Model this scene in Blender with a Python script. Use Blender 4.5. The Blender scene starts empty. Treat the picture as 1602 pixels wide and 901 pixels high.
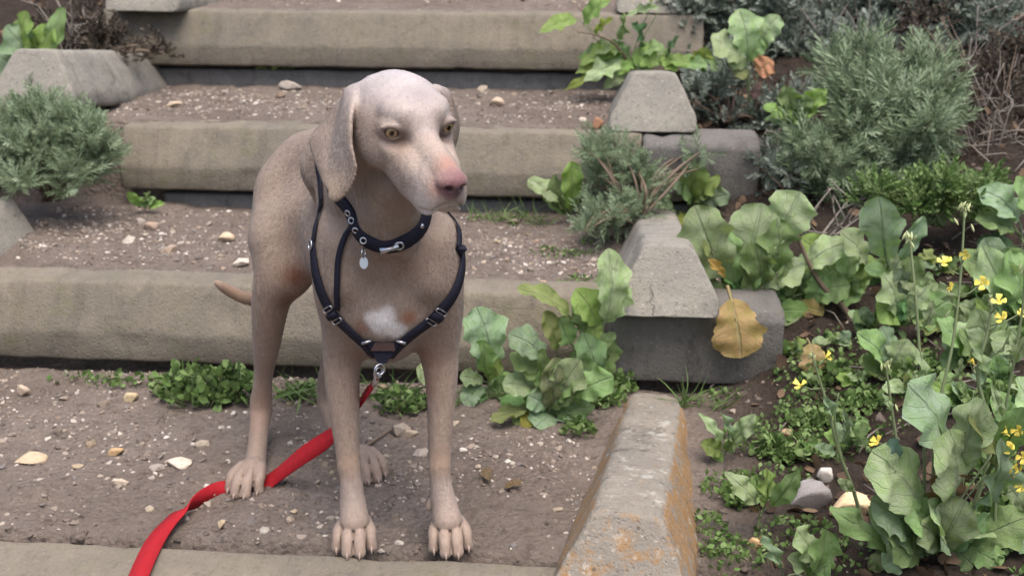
import bpy, math, random
import numpy as np
from mathutils import Vector, Matrix, noise as mn
from mathutils.bvhtree import BVHTree

random.seed(7)
rng = np.random.default_rng(7)
R = math.radians
scene = bpy.context.scene
col = scene.collection

# ------------------------------------------------------------------ camera, world, sun, exposure
FOC, PITCH, CAMZ = 1900.0, R(18.9), 1.0          # focal length in pixels of the 1602 px wide photograph
cam_d = bpy.data.cameras.new('camera')
cam_d.sensor_width = 36.0
cam_d.lens = 36.0 * FOC / 1602.0
cam_d.clip_start, cam_d.clip_end = 0.05, 500.0
cam_d.dof.use_dof = True
cam_d.dof.focus_distance = 1.70
cam_d.dof.aperture_fstop = 7.0
cam = bpy.data.objects.new('camera', cam_d)
cam.location = (0, 0, CAMZ)
cam.rotation_euler = (math.pi / 2 - PITCH, 0, 0)
col.objects.link(cam)
scene.camera = cam

SUN_EL, SUN_AZ = R(72), R(26)                     # overcast: a wide, weak sun high to the right of the camera
world = bpy.data.worlds.new('World')
scene.world = world
world.use_nodes = True
wn = world.node_tree
bg = wn.nodes['Background']
sky = wn.nodes.new('ShaderNodeTexSky')
sky.sky_type = 'NISHITA'
sky.sun_disc = False
sky.sun_elevation = SUN_EL
sky.sun_rotation = math.pi - SUN_AZ
sky.air_density = 1.0
sky.dust_density = 5.0
sky.ozone_density = 0.6
wn.links.new(sky.outputs[0], bg.inputs[0])
bg.inputs[1].default_value = 0.125
sun_d = bpy.data.lights.new('sun', 'SUN')
sun_d.energy = 1.5
sun_d.angle = R(50)
sun_d.color = (1.0, 0.98, 0.965)
sun = bpy.data.objects.new('sun', sun_d)
sun.rotation_euler = (math.pi / 2 - SUN_EL, 0, SUN_AZ)
col.objects.link(sun)
scene.view_settings.view_transform = 'Standard'
scene.view_settings.look = 'None'
scene.view_settings.gamma = 1.0
scene.view_settings.exposure = 1.06
scene.render.engine = 'CYCLES'
scene.cycles.use_denoising = True
scene.cycles.max_bounces = 6
scene.cycles.transparent_max_bounces = 4

# ------------------------------------------------------------------ helpers
def ray(px, py):
    a, b = (px - 801) / FOC, -(py - 450.5) / FOC
    c, s = math.cos(PITCH), math.sin(PITCH)
    return Vector((a, c + b * s, -s + b * c))
EYE = Vector((0, 0, CAMZ))
def P(px, py, Y):                                  # the point at distance Y in front of the camera
    r = ray(px, py); return EYE + r * (Y / r.y)
def G(px, py, z=0.0):                              # the point at height z
    r = ray(px, py); return EYE + r * ((z - CAMZ) / r.z)
def mpx(Y, z=0.4):                                 # metres per pixel there
    return (Y * math.cos(PITCH) - (z - CAMZ) * math.sin(PITCH)) / FOC

def mesh(name, verts, faces, mat=None, smooth=True):
    me = bpy.data.meshes.new(name)
    verts = np.asarray(verts, dtype=np.float32)
    if isinstance(faces, np.ndarray):
        n, k = faces.shape
        me.vertices.add(len(verts)); me.vertices.foreach_set('co', verts.ravel())
        me.loops.add(n * k); me.loops.foreach_set('vertex_index', faces.astype(np.int32).ravel())
        me.polygons.add(n); me.polygons.foreach_set('loop_start', np.arange(0, n * k, k, dtype=np.int32))
        me.update(calc_edges=True)
    else:
        me.from_pydata([tuple(map(float, v)) for v in verts], [], faces)
        me.update()
    if smooth:
        me.polygons.foreach_set('use_smooth', np.ones(len(me.polygons), dtype=bool))
    if mat: me.materials.append(mat)
    return me
def link(name, data, parent=None):
    o = bpy.data.objects.new(name, data); col.objects.link(o)
    if parent: o.parent = parent
    return o
def tag(o, label=None, cat=None, group=None, kind=None):
    if label: o['label'] = label
    if cat: o['category'] = cat
    if group: o['group'] = group
    if kind: o['kind'] = kind
    return o
def empty(name, loc):
    o = link(name, None); o.location = loc; o.empty_display_size = 0.05
    return o
def local(parent, verts):
    return [Vector(v) - parent.location for v in verts]

def tube(pts, rads, n=6):                          # tapered tube round a polyline
    pts = [Vector(p) for p in pts]; V, Fc = [], []
    up = Vector((0.3, 0.2, 1))
    for i, p in enumerate(pts):
        t = (pts[min(i + 1, len(pts) - 1)] - pts[max(i - 1, 0)])
        t = t.normalized() if t.length > 1e-9 else Vector((0, 0, 1))
        a = t.cross(up)
        if a.length < 1e-3: a = t.cross(Vector((1, 0, 0)))
        a.normalize(); b = t.cross(a)
        r = rads[i] if hasattr(rads, '__len__') else rads
        for k in range(n):
            w = 2 * math.pi * k / n
            V.append(p + a * (math.cos(w) * r) + b * (math.sin(w) * r))
    for i in range(len(pts) - 1):
        for k in range(n):
            k2 = (k + 1) % n
            Fc.append((i * n + k, i * n + k2, (i + 1) * n + k2, (i + 1) * n + k))
    Fc.append(tuple(range(n))[::-1]); Fc.append(tuple(range((len(pts) - 1) * n, len(pts) * n)))
    return V, Fc
def spline(pts, n=8):                              # Catmull-Rom
    pts = [Vector(p) for p in pts]; out = []
    for i in range(len(pts) - 1):
        p0, p1, p2, p3 = pts[max(i - 1, 0)], pts[i], pts[i + 1], pts[min(i + 2, len(pts) - 1)]
        for k in range(n):
            t = k / n
            out.append(0.5 * ((2 * p1) + (p2 - p0) * t + (2 * p0 - 5 * p1 + 4 * p2 - p3) * t * t + (3 * p1 - p0 - 3 * p2 + p3) * t ** 3))
    out.append(pts[-1]); return out
def join(lists):
    V, Fc = [], []
    for v, f in lists:
        o = len(V); V += list(v); Fc += [tuple(i + o for i in q) for q in f]
    return V, Fc

class NT:                                          # a small node-tree writer
    def __init__(s, name):
        s.m = bpy.data.materials.new(name); s.m.use_nodes = True
        s.t = s.m.node_tree; s.b = s.t.nodes['Principled BSDF']; s.out = s.t.nodes['Material Output']
    def n(s, kind, ins=None, **kw):
        nd = s.t.nodes.new('ShaderNode' + kind)
        for k, v in kw.items(): setattr(nd, k, v)
        for k, v in (ins or {}).items():
            if hasattr(v, 'node'): s.t.links.new(v, nd.inputs[k])
            else: nd.inputs[k].default_value = v
        return nd
    def set(s, **kw):
        for k, v in kw.items():
            k = k.replace('_', ' ')
            if hasattr(v, 'node'): s.t.links.new(v, s.b.inputs[k])
            else: s.b.inputs[k].default_value = v
    def noise(s, vec, scale, detail=4, rough=0.6, dist=0.0):
        return s.n('TexNoise', {'Vector': vec, 'Scale': scale, 'Detail': detail, 'Roughness': rough, 'Distortion': dist}).outputs['Fac']
    def ramp(s, fac, stops, interp='LINEAR'):
        nd = s.n('ValToRGB', {'Fac': fac}); cr = nd.color_ramp; cr.interpolation = interp
        while len(cr.elements) < len(stops): cr.elements.new(0.5)
        for e, (p, c) in zip(cr.elements, stops):
            e.position = p; e.color = (*c, 1) if len(c) == 3 else c
        return nd.outputs['Color']
    def step(s, fac, lo, hi):
        return s.n('MapRange', {'Value': fac, 'From Min': lo, 'From Max': hi}, interpolation_type='SMOOTHSTEP').outputs['Result']
    def mix(s, fac, a, b, mode='MIX'):
        nd = s.n('Mix', data_type='RGBA', blend_type=mode)
        for i, v in ((0, fac), (6, a), (7, b)):
            if hasattr(v, 'node'): s.t.links.new(v, nd.inputs[i])
            else: nd.inputs[i].default_value = (*v, 1) if i and len(v) == 3 else v
        return nd.outputs[2]
    def math(s, op, a, b=0.0, c=0.0):
        nd = s.n('Math', operation=op)
        for i, v in enumerate((a, b, c)):
            if hasattr(v, 'node'): s.t.links.new(v, nd.inputs[i])
            else: nd.inputs[i].default_value = v
        return nd.outputs[0]
    def bump(s, h, strength=0.5, dist=0.01, normal=None):
        ins = {'Height': h, 'Strength': strength, 'Distance': dist}
        if normal: ins['Normal'] = normal
        return s.n('Bump', ins).outputs['Normal']
    def pos(s): return s.n('NewGeometry').outputs['Position']
    def obj(s): return s.n('TexCoord').outputs['Object']

def plain(name, rgb, rough=0.6, metal=0.0, **kw):
    t = NT(name); v = t.noise(t.obj(), 60, 3)
    t.set(Base_Color=t.mix(v, tuple(c * 0.75 for c in rgb), tuple(min(1, c * 1.2) for c in rgb)), Roughness=rough, Metallic=metal, **kw)
    return t.m

# ------------------------------------------------------------------ materials of the setting
def concrete(name, a, b, dark, grit=0.5, lichen=False, moss=0.0, crack=False):
    t = NT(name); p = t.obj()
    n1 = t.noise(p, 5, 5, 0.65, 0.4); n2 = t.noise(p, 38, 6, 0.7); n3 = t.noise(p, 190, 3, 0.7)
    c = t.mix(t.step(n1, 0.3, 0.7), a, b)
    c = t.mix(t.math('MULTIPLY', t.step(n2, 0.52, 0.72), 0.55), c, dark)
    c = t.mix(t.math('MULTIPLY', t.step(n3, 0.5, 0.75), 0.5), c, tuple(v * 0.55 for v in a))
    c = t.mix(t.math('MULTIPLY', t.step(n3, 0.42, 0.25), 0.45), c, tuple(min(1, v * 1.5) for v in b))
    st = t.step(t.noise(p, 9, 6, 0.7, 1.0), 0.56, 0.66)
    c = t.mix(t.math('MULTIPLY', st, 0.5 * grit), c, tuple(v * 0.8 for v in dark))
    sk = t.noise(t.n('Mapping', {'Vector': p, 'Scale': (16, 3.5, 3.5)}).outputs[0], 2.2, 6, 0.75, 0.5)
    c = t.mix(t.math('MULTIPLY', t.step(sk, 0.5, 0.72), 0.45), c, tuple(v * .62 for v in b))
    c = t.mix(t.math('MULTIPLY', t.step(sk, 0.46, 0.28), 0.30), c, tuple(min(1, v * 1.3) for v in a))
    if moss:
        ms = t.math('MULTIPLY', t.step(t.noise(p, 14, 6, 0.75), 0.5, 0.7), moss)
        c = t.mix(ms, c, (0.13, 0.13, 0.045))
    if lichen:
        at = t.n('Attribute', attribute_name='lichen').outputs['Fac']
        f = t.math('ADD', t.noise(p, 26, 8, 0.78, 0.3), t.math('MULTIPLY', t.math('SUBTRACT', at, 0.5), 0.30))
        lc = t.mix(t.noise(p, 70, 4), (0.33, 0.145, 0.03), (0.24, 0.165, 0.08))
        c = t.mix(t.math('MULTIPLY', t.step(f, 0.49, 0.62), 0.78), c, lc)
        g = t.step(t.noise(p, 24, 6, 0.7), 0.58, 0.66)
        c = t.mix(t.math('MULTIPLY', g, 0.6), c, (0.42, 0.41, 0.36))
    sp = t.n('TexVoronoi', {'Vector': p, 'Scale': 75}); spd = t.step(sp.outputs['Distance'], 0.30, 0.18)
    spc = t.ramp(t.n('SeparateColor', {'Color': sp.outputs['Color']}).outputs[0], [(0, tuple(v * .5 for v in dark)), (.45, a), (.8, tuple(min(1, v * 1.45) for v in a))])
    c = t.mix(t.math('MULTIPLY', spd, 0.45 * grit), c, spc)
    if crack:
        sx = t.n('SeparateXYZ', {'Vector': p}); zz = sx.outputs[2]
        cn_ = t.math('MULTIPLY', t.math('SUBTRACT', t.n('TexNoise', {'Scale': 55, 'Detail': 3, 'W': zz}, noise_dimensions='1D').outputs['Fac'], 0.5), 0.05)
        dd = t.math('ABSOLUTE', t.math('SUBTRACT', t.math('SUBTRACT', sx.outputs[1], 0.022), t.math('ADD', cn_, t.math('MULTIPLY', zz, 0.25))))
        mk = t.math('MULTIPLY', t.math('MULTIPLY', t.step(dd, 0.0016, 0.0005), 0.75), t.math('MULTIPLY', t.step(zz, 0.072, 0.055), t.step(sx.outputs[0], 0.11, 0.09)))
        c = t.mix(mk, c, (0.02, 0.018, 0.016))
    h = t.math('ADD', t.math('MULTIPLY', n2, 0.6), t.math('MULTIPLY', n3, 0.4))
    vo = t.n('TexVoronoi', {'Vector': p, 'Scale': 120}).outputs['Distance']
    h = t.math('ADD', h, t.math('MULTIPLY', t.step(vo, 0.0, 0.35), 0.22))
    t.set(Base_Color=c, Roughness=0.92, Normal=t.bump(h, 0.9, 0.006)); t.b.inputs['Specular IOR Level'].default_value = 0.25
    return t.m
M = {}
M['beam'] = concrete('beam concrete', (0.205, 0.175, 0.135), (0.163, 0.142, 0.113), (0.092, 0.080, 0.063), 0.5, moss=0.28)
M['block'] = concrete('block concrete', (0.275, 0.252, 0.212), (0.215, 0.20, 0.172), (0.10, 0.093, 0.082), 1.0, moss=0.15)
M['crack'] = concrete('cracked block concrete', (0.275, 0.252, 0.212), (0.215, 0.20, 0.172), (0.10, 0.093, 0.082), 1.0, moss=0.12, crack=True)
M['endblock_shaded'] = concrete('shaded end block concrete', (0.155, 0.143, 0.130), (0.122, 0.114, 0.104), (0.066, 0.061, 0.056), 1.0, moss=0.1)  # darkened beyond its own grey to paint in the shade under the wedges
M['grey'] = concrete('grey concrete', (0.17, 0.165, 0.16), (0.13, 0.125, 0.12), (0.07, 0.068, 0.065), 0.9)
M['lichen'] = concrete('lichened concrete', (0.27, 0.235, 0.19), (0.20, 0.178, 0.15), (0.085, 0.078, 0.068), 1.3, lichen=True)

def soil_mat():
    t = NT('soil'); p = t.pos()
    n1 = t.noise(p, 3.0, 5, 0.6, 0.3); n2 = t.noise(p, 26, 6, 0.7); n3 = t.noise(p, 150, 4, 0.75)
    tr = t.n('Attribute', attribute_name='bank').outputs['Fac']
    c = t.mix(t.step(n1, 0.3, 0.7), (0.160, 0.127, 0.104), (0.215, 0.176, 0.148))
    c = t.mix(t.math('MULTIPLY', t.step(n2, 0.48, 0.7), 0.7), c, (0.112, 0.086, 0.069))
    c = t.mix(t.math('MULTIPLY', t.step(n3, 0.5, 0.72), 0.6), c, (0.075, 0.054, 0.042))
    c = t.mix(t.math('MULTIPLY', t.step(n3, 0.42, 0.25), 0.5), c, (0.34, 0.275, 0.225))
    c = t.mix(t.math('MULTIPLY', t.step(t.noise(p, 7, 4), 0.57, 0.7), 0.35), c, (0.27, 0.21, 0.165))
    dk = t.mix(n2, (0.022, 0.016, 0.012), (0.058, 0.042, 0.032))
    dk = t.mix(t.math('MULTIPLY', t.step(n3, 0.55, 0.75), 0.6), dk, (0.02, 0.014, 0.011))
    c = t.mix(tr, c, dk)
    h = t.math('ADD', t.math('MULTIPLY', n2, 0.8), t.math('MULTIPLY', n3, 0.5))
    vo = t.n('TexVoronoi', {'Vector': p, 'Scale': 85, 'Randomness': 1.0}).outputs['Distance']
    h = t.math('SUBTRACT', h, t.math('MULTIPLY', vo, 0.5))
    t.set(Base_Color=c, Roughness=0.95, Normal=t.bump(h, 1.0, 0.014)); t.b.inputs['Specular IOR Level'].default_value = 0.2
    return t.m
M['soil'] = soil_mat()

# ------------------------------------------------------------------ the stair's frame: u across, v up the flight
SA = R(5.0)
UX = Vector((math.cos(SA), -math.sin(SA), 0)); UY = Vector((math.sin(SA), math.cos(SA), 0))
O = G(600, 590, 0.0)
def S(u, v, z): return O + UX * u + UY * v + Vector((0, 0, z))
def PV(px, py, v):                                 # (u, z) where a pixel's ray meets the vertical plane v
    r = ray(px, py); n = UY
    t = ((O + UY * v) - EYE).dot(n) / r.dot(n)
    q = EYE + r * t
    return (q - O).dot(UX), q.z
TV = [-0.765, 0.0, 0.69, 1.34, 2.0]                 # front of each riser beam
TZ = [-0.19, 0.0, 0.165, 0.375, 0.595, 0.81]       # level of the tread before each beam, last one above
UL, UR = -1.02, 0.66

def sstep(x, a, b):
    t = np.clip((x - a) / (b - a), 0, 1); return t * t * (3 - 2 * t)
def fbm(x, y, sc, oc=4, seed=0.0):
    s, a, tot = 0.0, 1.0, 0.0
    for i in range(oc):
        s += a * mn.noise(Vector((x * sc + seed, y * sc - seed, seed * 0.37 + i))); tot += a; a *= 0.55; sc *= 2.1
    return s / tot
def base_height(u, v):
    st = TZ[0] + sum((TZ[i + 1] - TZ[i]) * sstep(v, TV[i] + 0.055, TV[i] + 0.10) for i in range(5))
    st = st - 0.022 * np.exp(-((v - 0.03) / 0.04) ** 2)
    st = st + 0.33 * np.maximum(v - 2.2, 0)
    bank = np.interp(v, [-6, -1.5, -0.75, 0.0, 0.69, 1.34, 2.0, 3.0, 60], [-1.9, -0.35, -0.03, 0.015, 0.20, 0.43, 0.66, 1.0, 8.0])
    right = np.maximum(u - UR, 0); left = np.maximum(UL - u, 0)
    bank = bank + 0.16 * np.minimum(right, 2.5) + 0.10 * np.minimum(left, 2.5)
    k = np.clip(sstep(u, 0.60, 0.80) + sstep(-u, 1.06, 1.2), 0, 1)
    return st * (1 - k) + bank * k, k
def height(x, y):
    d = Vector((x, y, 0)) - Vector((O.x, O.y, 0))
    z, k = base_height(np.float64(d.dot(UX)), np.float64(d.dot(UY)))
    n = fbm(x, y, 4.0, 3, 3.1) * (0.012 + 0.03 * k) + fbm(x, y, 22.0, 3, 9.7) * (0.010 + 0.012 * k)
    return float(z + n), float(k)
def hit(px, py):                                   # where a pixel's ray meets the ground
    r = ray(px, py); t = 1.2
    for _ in range(900):
        q = EYE + r * t
        if q.z < height(q.x, q.y)[0]: break
        t += 0.006
    return q

def axis(lo, hi, h, far):
    a = list(np.arange(lo, hi, h)); s = h
    while a[-1] < far: s *= 1.35; a.append(a[-1] + s)
    s = h
    while a[0] > -far: s *= 1.35; a.insert(0, a[0] - s)
    return np.array(a)
def build_ground():
    xs, ys = axis(-1.65, 2.15, 0.011, 60), axis(1.15, 4.7, 0.011, 60)
    nx, ny = len(xs), len(ys)
    V = np.zeros((ny, nx, 3)); K = np.zeros((ny, nx))
    for j, y in enumerate(ys):
        for i, x in enumerate(xs):
            if -1.7 < x < 2.2 and 1.1 < y < 4.8: z, k = height(x, y)
            else:
                d = Vector((x, y, 0)) - Vector((O.x, O.y, 0)); z, k = base_height(np.float64(d.dot(UX)), np.float64(d.dot(UY)))
            V[j, i] = (x, y, z); K[j, i] = k
    idx = np.arange(nx * ny).reshape(ny, nx)
    Fq = np.stack([idx[:-1, :-1], idx[:-1, 1:], idx[1:, 1:], idx[1:, :-1]], -1).reshape(-1, 4)
    me = mesh('ground', V.reshape(-1, 3), Fq, M['soil'])
    a = me.attributes.new('bank', 'FLOAT', 'POINT'); a.data.foreach_set('value', K.ravel().astype(np.float32))
    return tag(link('ground', me), kind='structure')
ground = build_ground()

# ------------------------------------------------------------------ concrete: riser beams and side blocks
def prism(profile, length, nseg, amp, seed, slope_a=0.0, slope_b=0.0, corner=0.007, sub=5):
    """An extruded closed profile [(w, h)] along +X with worn edges, end faces that lean inwards by slope * h."""
    pts = []
    n = len(profile)
    for i in range(n):                             # rounded and subdivided profile
        a, b, c = (np.array(profile[(i + k) % n], float) for k in (-1, 0, 1))
        da, dc = (a - b), (c - b); la, lc = np.linalg.norm(da), np.linalg.norm(dc)
        r = min(corner, la * 0.4, lc * 0.4)
        p0, p1 = b + da / la * r, b + dc / lc * r
        for t in (0, 0.5, 1): pts.append((1 - t) ** 2 * p0 + 2 * t * (1 - t) * b + t * t * p1)
        e = c + (b - c) / lc * min(corner, lc * 0.4, np.linalg.norm(np.array(profile[(i + 2) % n]) - c) * 0.4)
        m = max(1, int(np.linalg.norm(e - p1) / 0.018))
        for k in range(1, m): pts.append(p1 + (e - p1) * k / m)
    pts = np.array(pts); k = len(pts); cen = pts.mean(0)
    V = []; hmax = pts[:, 1].max()
    def put(x, s):
        for (w, h) in pts:
            w2, h2 = cen[0] + (w - cen[0]) * s, cen[1] + (h - cen[1]) * s
            f = x / length
            xx = x + slope_a * h2 * max(0, 1 - f * 4) - slope_b * h2 * max(0, 1 - (1 - f) * 4)
            q = Vector((xx + seed, w2, h2))
            d = (mn.noise(q * 9) * 0.5 + mn.noise(q * 30) * 0.35 + mn.noise(q * 80) * 0.25) * amp
            chip = max(0, mn.noise(q * 12 + Vector((5, 5, 5))) - 0.30) * amp * 5
            dv = np.array([w2, h2]) - cen; dv = dv / (np.linalg.norm(dv) + 1e-9) * (d - chip)
            V.append((xx + mn.noise(q * 25) * amp * 0.6, w2 + dv[0], h2 + dv[1]))
    xs = [0.0] + list(np.linspace(0.008, length - 0.008, nseg)) + [length]
    end = [(0.0, 0.05), (0.0, 0.3), (0.0, 0.6), (0.0, 0.82), (0.0, 0.93)]
    rings = [(0.0, s) for _, s in end] + [(x, 1.0 if 0 < i < len(xs) - 1 else 0.965) for i, x in enumerate(xs)] + [(length, s) for _, s in reversed(end)]
    for x, s in rings: put(x, s)
    Fc = []
    for i in range(len(rings) - 1):
        for j in range(k):
            j2 = (j + 1) % k
            Fc.append((i * k + j, (i + 1) * k + j, (i + 1) * k + j2, i * k + j2))
    Fc.append(tuple(range(k))); Fc.append(tuple(range((len(rings) - 1) * k, len(rings) * k))[::-1])
    return V, Fc, k, rings
BEAM = [(0.0, 0.0), (0.19, 0.0), (0.19, 0.06), (0.14, 0.16), (0.05, 0.16), (0.0, 0.06)]
BLOCK = [(-0.10, 0.0), (0.10, 0.0), (0.10, 0.035), (0.048, 0.135), (-0.048, 0.135), (-0.10, 0.035)]
def stair_beam(u0, u1, v, z, mat, label, seed, prof=BEAM, group='concrete riser beams', name='concrete_beam'):
    V, Fc, _, _ = prism(prof, u1 - u0, int((u1 - u0) / 0.02), 0.0055, seed)
    o = link(name, mesh(name, V, Fc, M[mat]))
    o.location = S(u0, v, z); o.rotation_euler = (0, 0, -SA)
    return tag(o, label, 'beam', group)
u_r1, _ = PV(1222, 560, 0.0); u_r2, _ = PV(1188, 260, 0.69)
u_l2, _ = PV(185, 250, 0.69); u_l3, _ = PV(150, 60, 1.34)
stair_beam(-1.25, 0.42, TV[0] - 0.08, -0.156, 'beam', 'sunken concrete beam with only its top showing at the bottom edge', 1.0)
u_m1, _ = PV(946, 545, 0.0); u_m2, _ = PV(1004, 260, 0.69)
stair_beam(u_r1 - 1.85, u_m1, TV[1], 0.016, 'beam', 'long concrete beam directly behind the dog\'s legs', 2.0)
ENDB = [(0.0, 0.0), (0.19, 0.0), (0.19, 0.11), (0.16, 0.156), (0.02, 0.156), (0.0, 0.138)]
stair_beam(u_m1 + .001, u_r1, TV[1] - .006, 0.012, 'endblock_shaded', 'shade-darkened grey end block carrying the cracked wedge, below the yellow leaf', 2.5, ENDB, 'grey blocks ending the risers')
stair_beam(u_m2 + .001, u_r2, TV[2] - .006, 0.212, 'endblock_shaded', 'shade-darkened grey end block of the second riser under the smooth wedge', 3.5, ENDB, 'grey blocks ending the risers')
stair_beam(u_l2, u_m2, TV[2], 0.212, 'beam', 'long concrete beam behind the dog\'s head, second riser up', 3.0)
stair_beam(u_l3, u_l3 + 1.85, TV[3], 0.437, 'beam', 'topmost long concrete beam at the upper edge', 4.0)
FOOT = [(0.0, 0.0), (0.12, 0.0), (0.12, 0.11), (0.0, 0.11)]
stair_beam(u_l2 + 0.1, u_r2 - 0.1, TV[2] + 0.03, 0.085, 'grey', 'dark grey footing strip under the beam behind the dog\'s head', 5.0, FOOT, 'footings under the beams', 'concrete_footing')
stair_beam(u_l3 + 0.1, u_l3 + 1.75, TV[3] + 0.03, 0.312, 'grey', 'dark grey footing strip under the topmost beam', 6.0, FOOT, 'footings under the beams', 'concrete_footing')

def side_block(front, back, length, mat, label, seed, scale=1.0, slope=0.45):
    """A tapered block whose bottom runs from the front point towards the back point."""
    f, b = Vector(front), Vector(back); d = (b - f).normalized()
    V, Fc, k, rings = prism(BLOCK, length, int(length / 0.018), 0.006, seed, slope_a=slope, corner=0.011)
    side = d.cross(Vector((0, 0, 1))).normalized(); up = side.cross(d).normalized()
    me = mesh('concrete_block', [(x, w * scale, h * scale) for x, w, h in V], Fc, M[mat])
    if mat == 'lichen':
        a = me.attributes.new('lichen', 'FLOAT', 'POINT'); L = []
        for i, (x, w, h) in enumerate(V):
            right = w < -0.05 - 0.0; onside = abs(w) > 0.052
            L.append(0.2 if (not onside and x > 0.075) else (0.58 if x <= 0.075 else (0.86 if w < 0 else 0.8)))
        a.data.foreach_set('value', L)
    o = link('concrete_block', me)
    o.matrix_world = Matrix(((d.x, -side.x, up.x, f.x), (d.y, -side.y, up.y, f.y), (d.z, -side.z, up.z, f.z), (0, 0, 0, 1)))
    return tag(o, label, 'block', 'tapered concrete blocks along the sides of the steps')
def along(p, az, run, drop): return Vector(p) + Vector((math.sin(R(az)) * run, math.cos(R(az)) * run, -drop))
q = G(978, 815, 0.135); q = q - Vector((math.sin(R(10)) * .07, math.cos(R(10)) * .07, 0)); q.z = 0.012
side_block(q, along(q, 10.2, .7, .122), 0.80, 'lichen', 'long concrete block with orange lichen nearest the camera', 11.0, 1.02)
q = G(1045, 497, 0.172)
side_block(q, along(q, 4.0, .7, .11), 0.78, 'crack', 'cracked grey concrete block beside the hanging yellow leaf', 12.0)
q = G(1022, 208, 0.374)
side_block(q, along(q, 4.0, .7, .10), 0.75, 'block', 'smooth grey concrete block end above the feathery plant', 13.0, 1.12)
q = G(1016, 22, 0.60)
side_block(q, along(q, 5.0, .7, .08), 0.75, 'block', 'mostly hidden concrete block at the top right of the steps', 14.0)
q = P(45, 172, 3.08)
side_block(q, along(q, 4.0, .7, .10), 0.80, 'block', 'grey concrete block behind the left feathery bush', 15.0, 1.12)
q = G(220, 19, 0.602)
side_block(q, along(q, 5.0, .7, .06), 0.75, 'block', 'concrete block overhanging in the top left corner', 16.0, 1.15)
q = P(45, 350, 2.85); q = along((q.x - .085, 2.85, .115), 5.0, -0.78, -0.03)
side_block(q, along(q, 5.0, .78, .03), 0.80, 'block', 'stained concrete block cut off by the left edge', 17.0)
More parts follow.
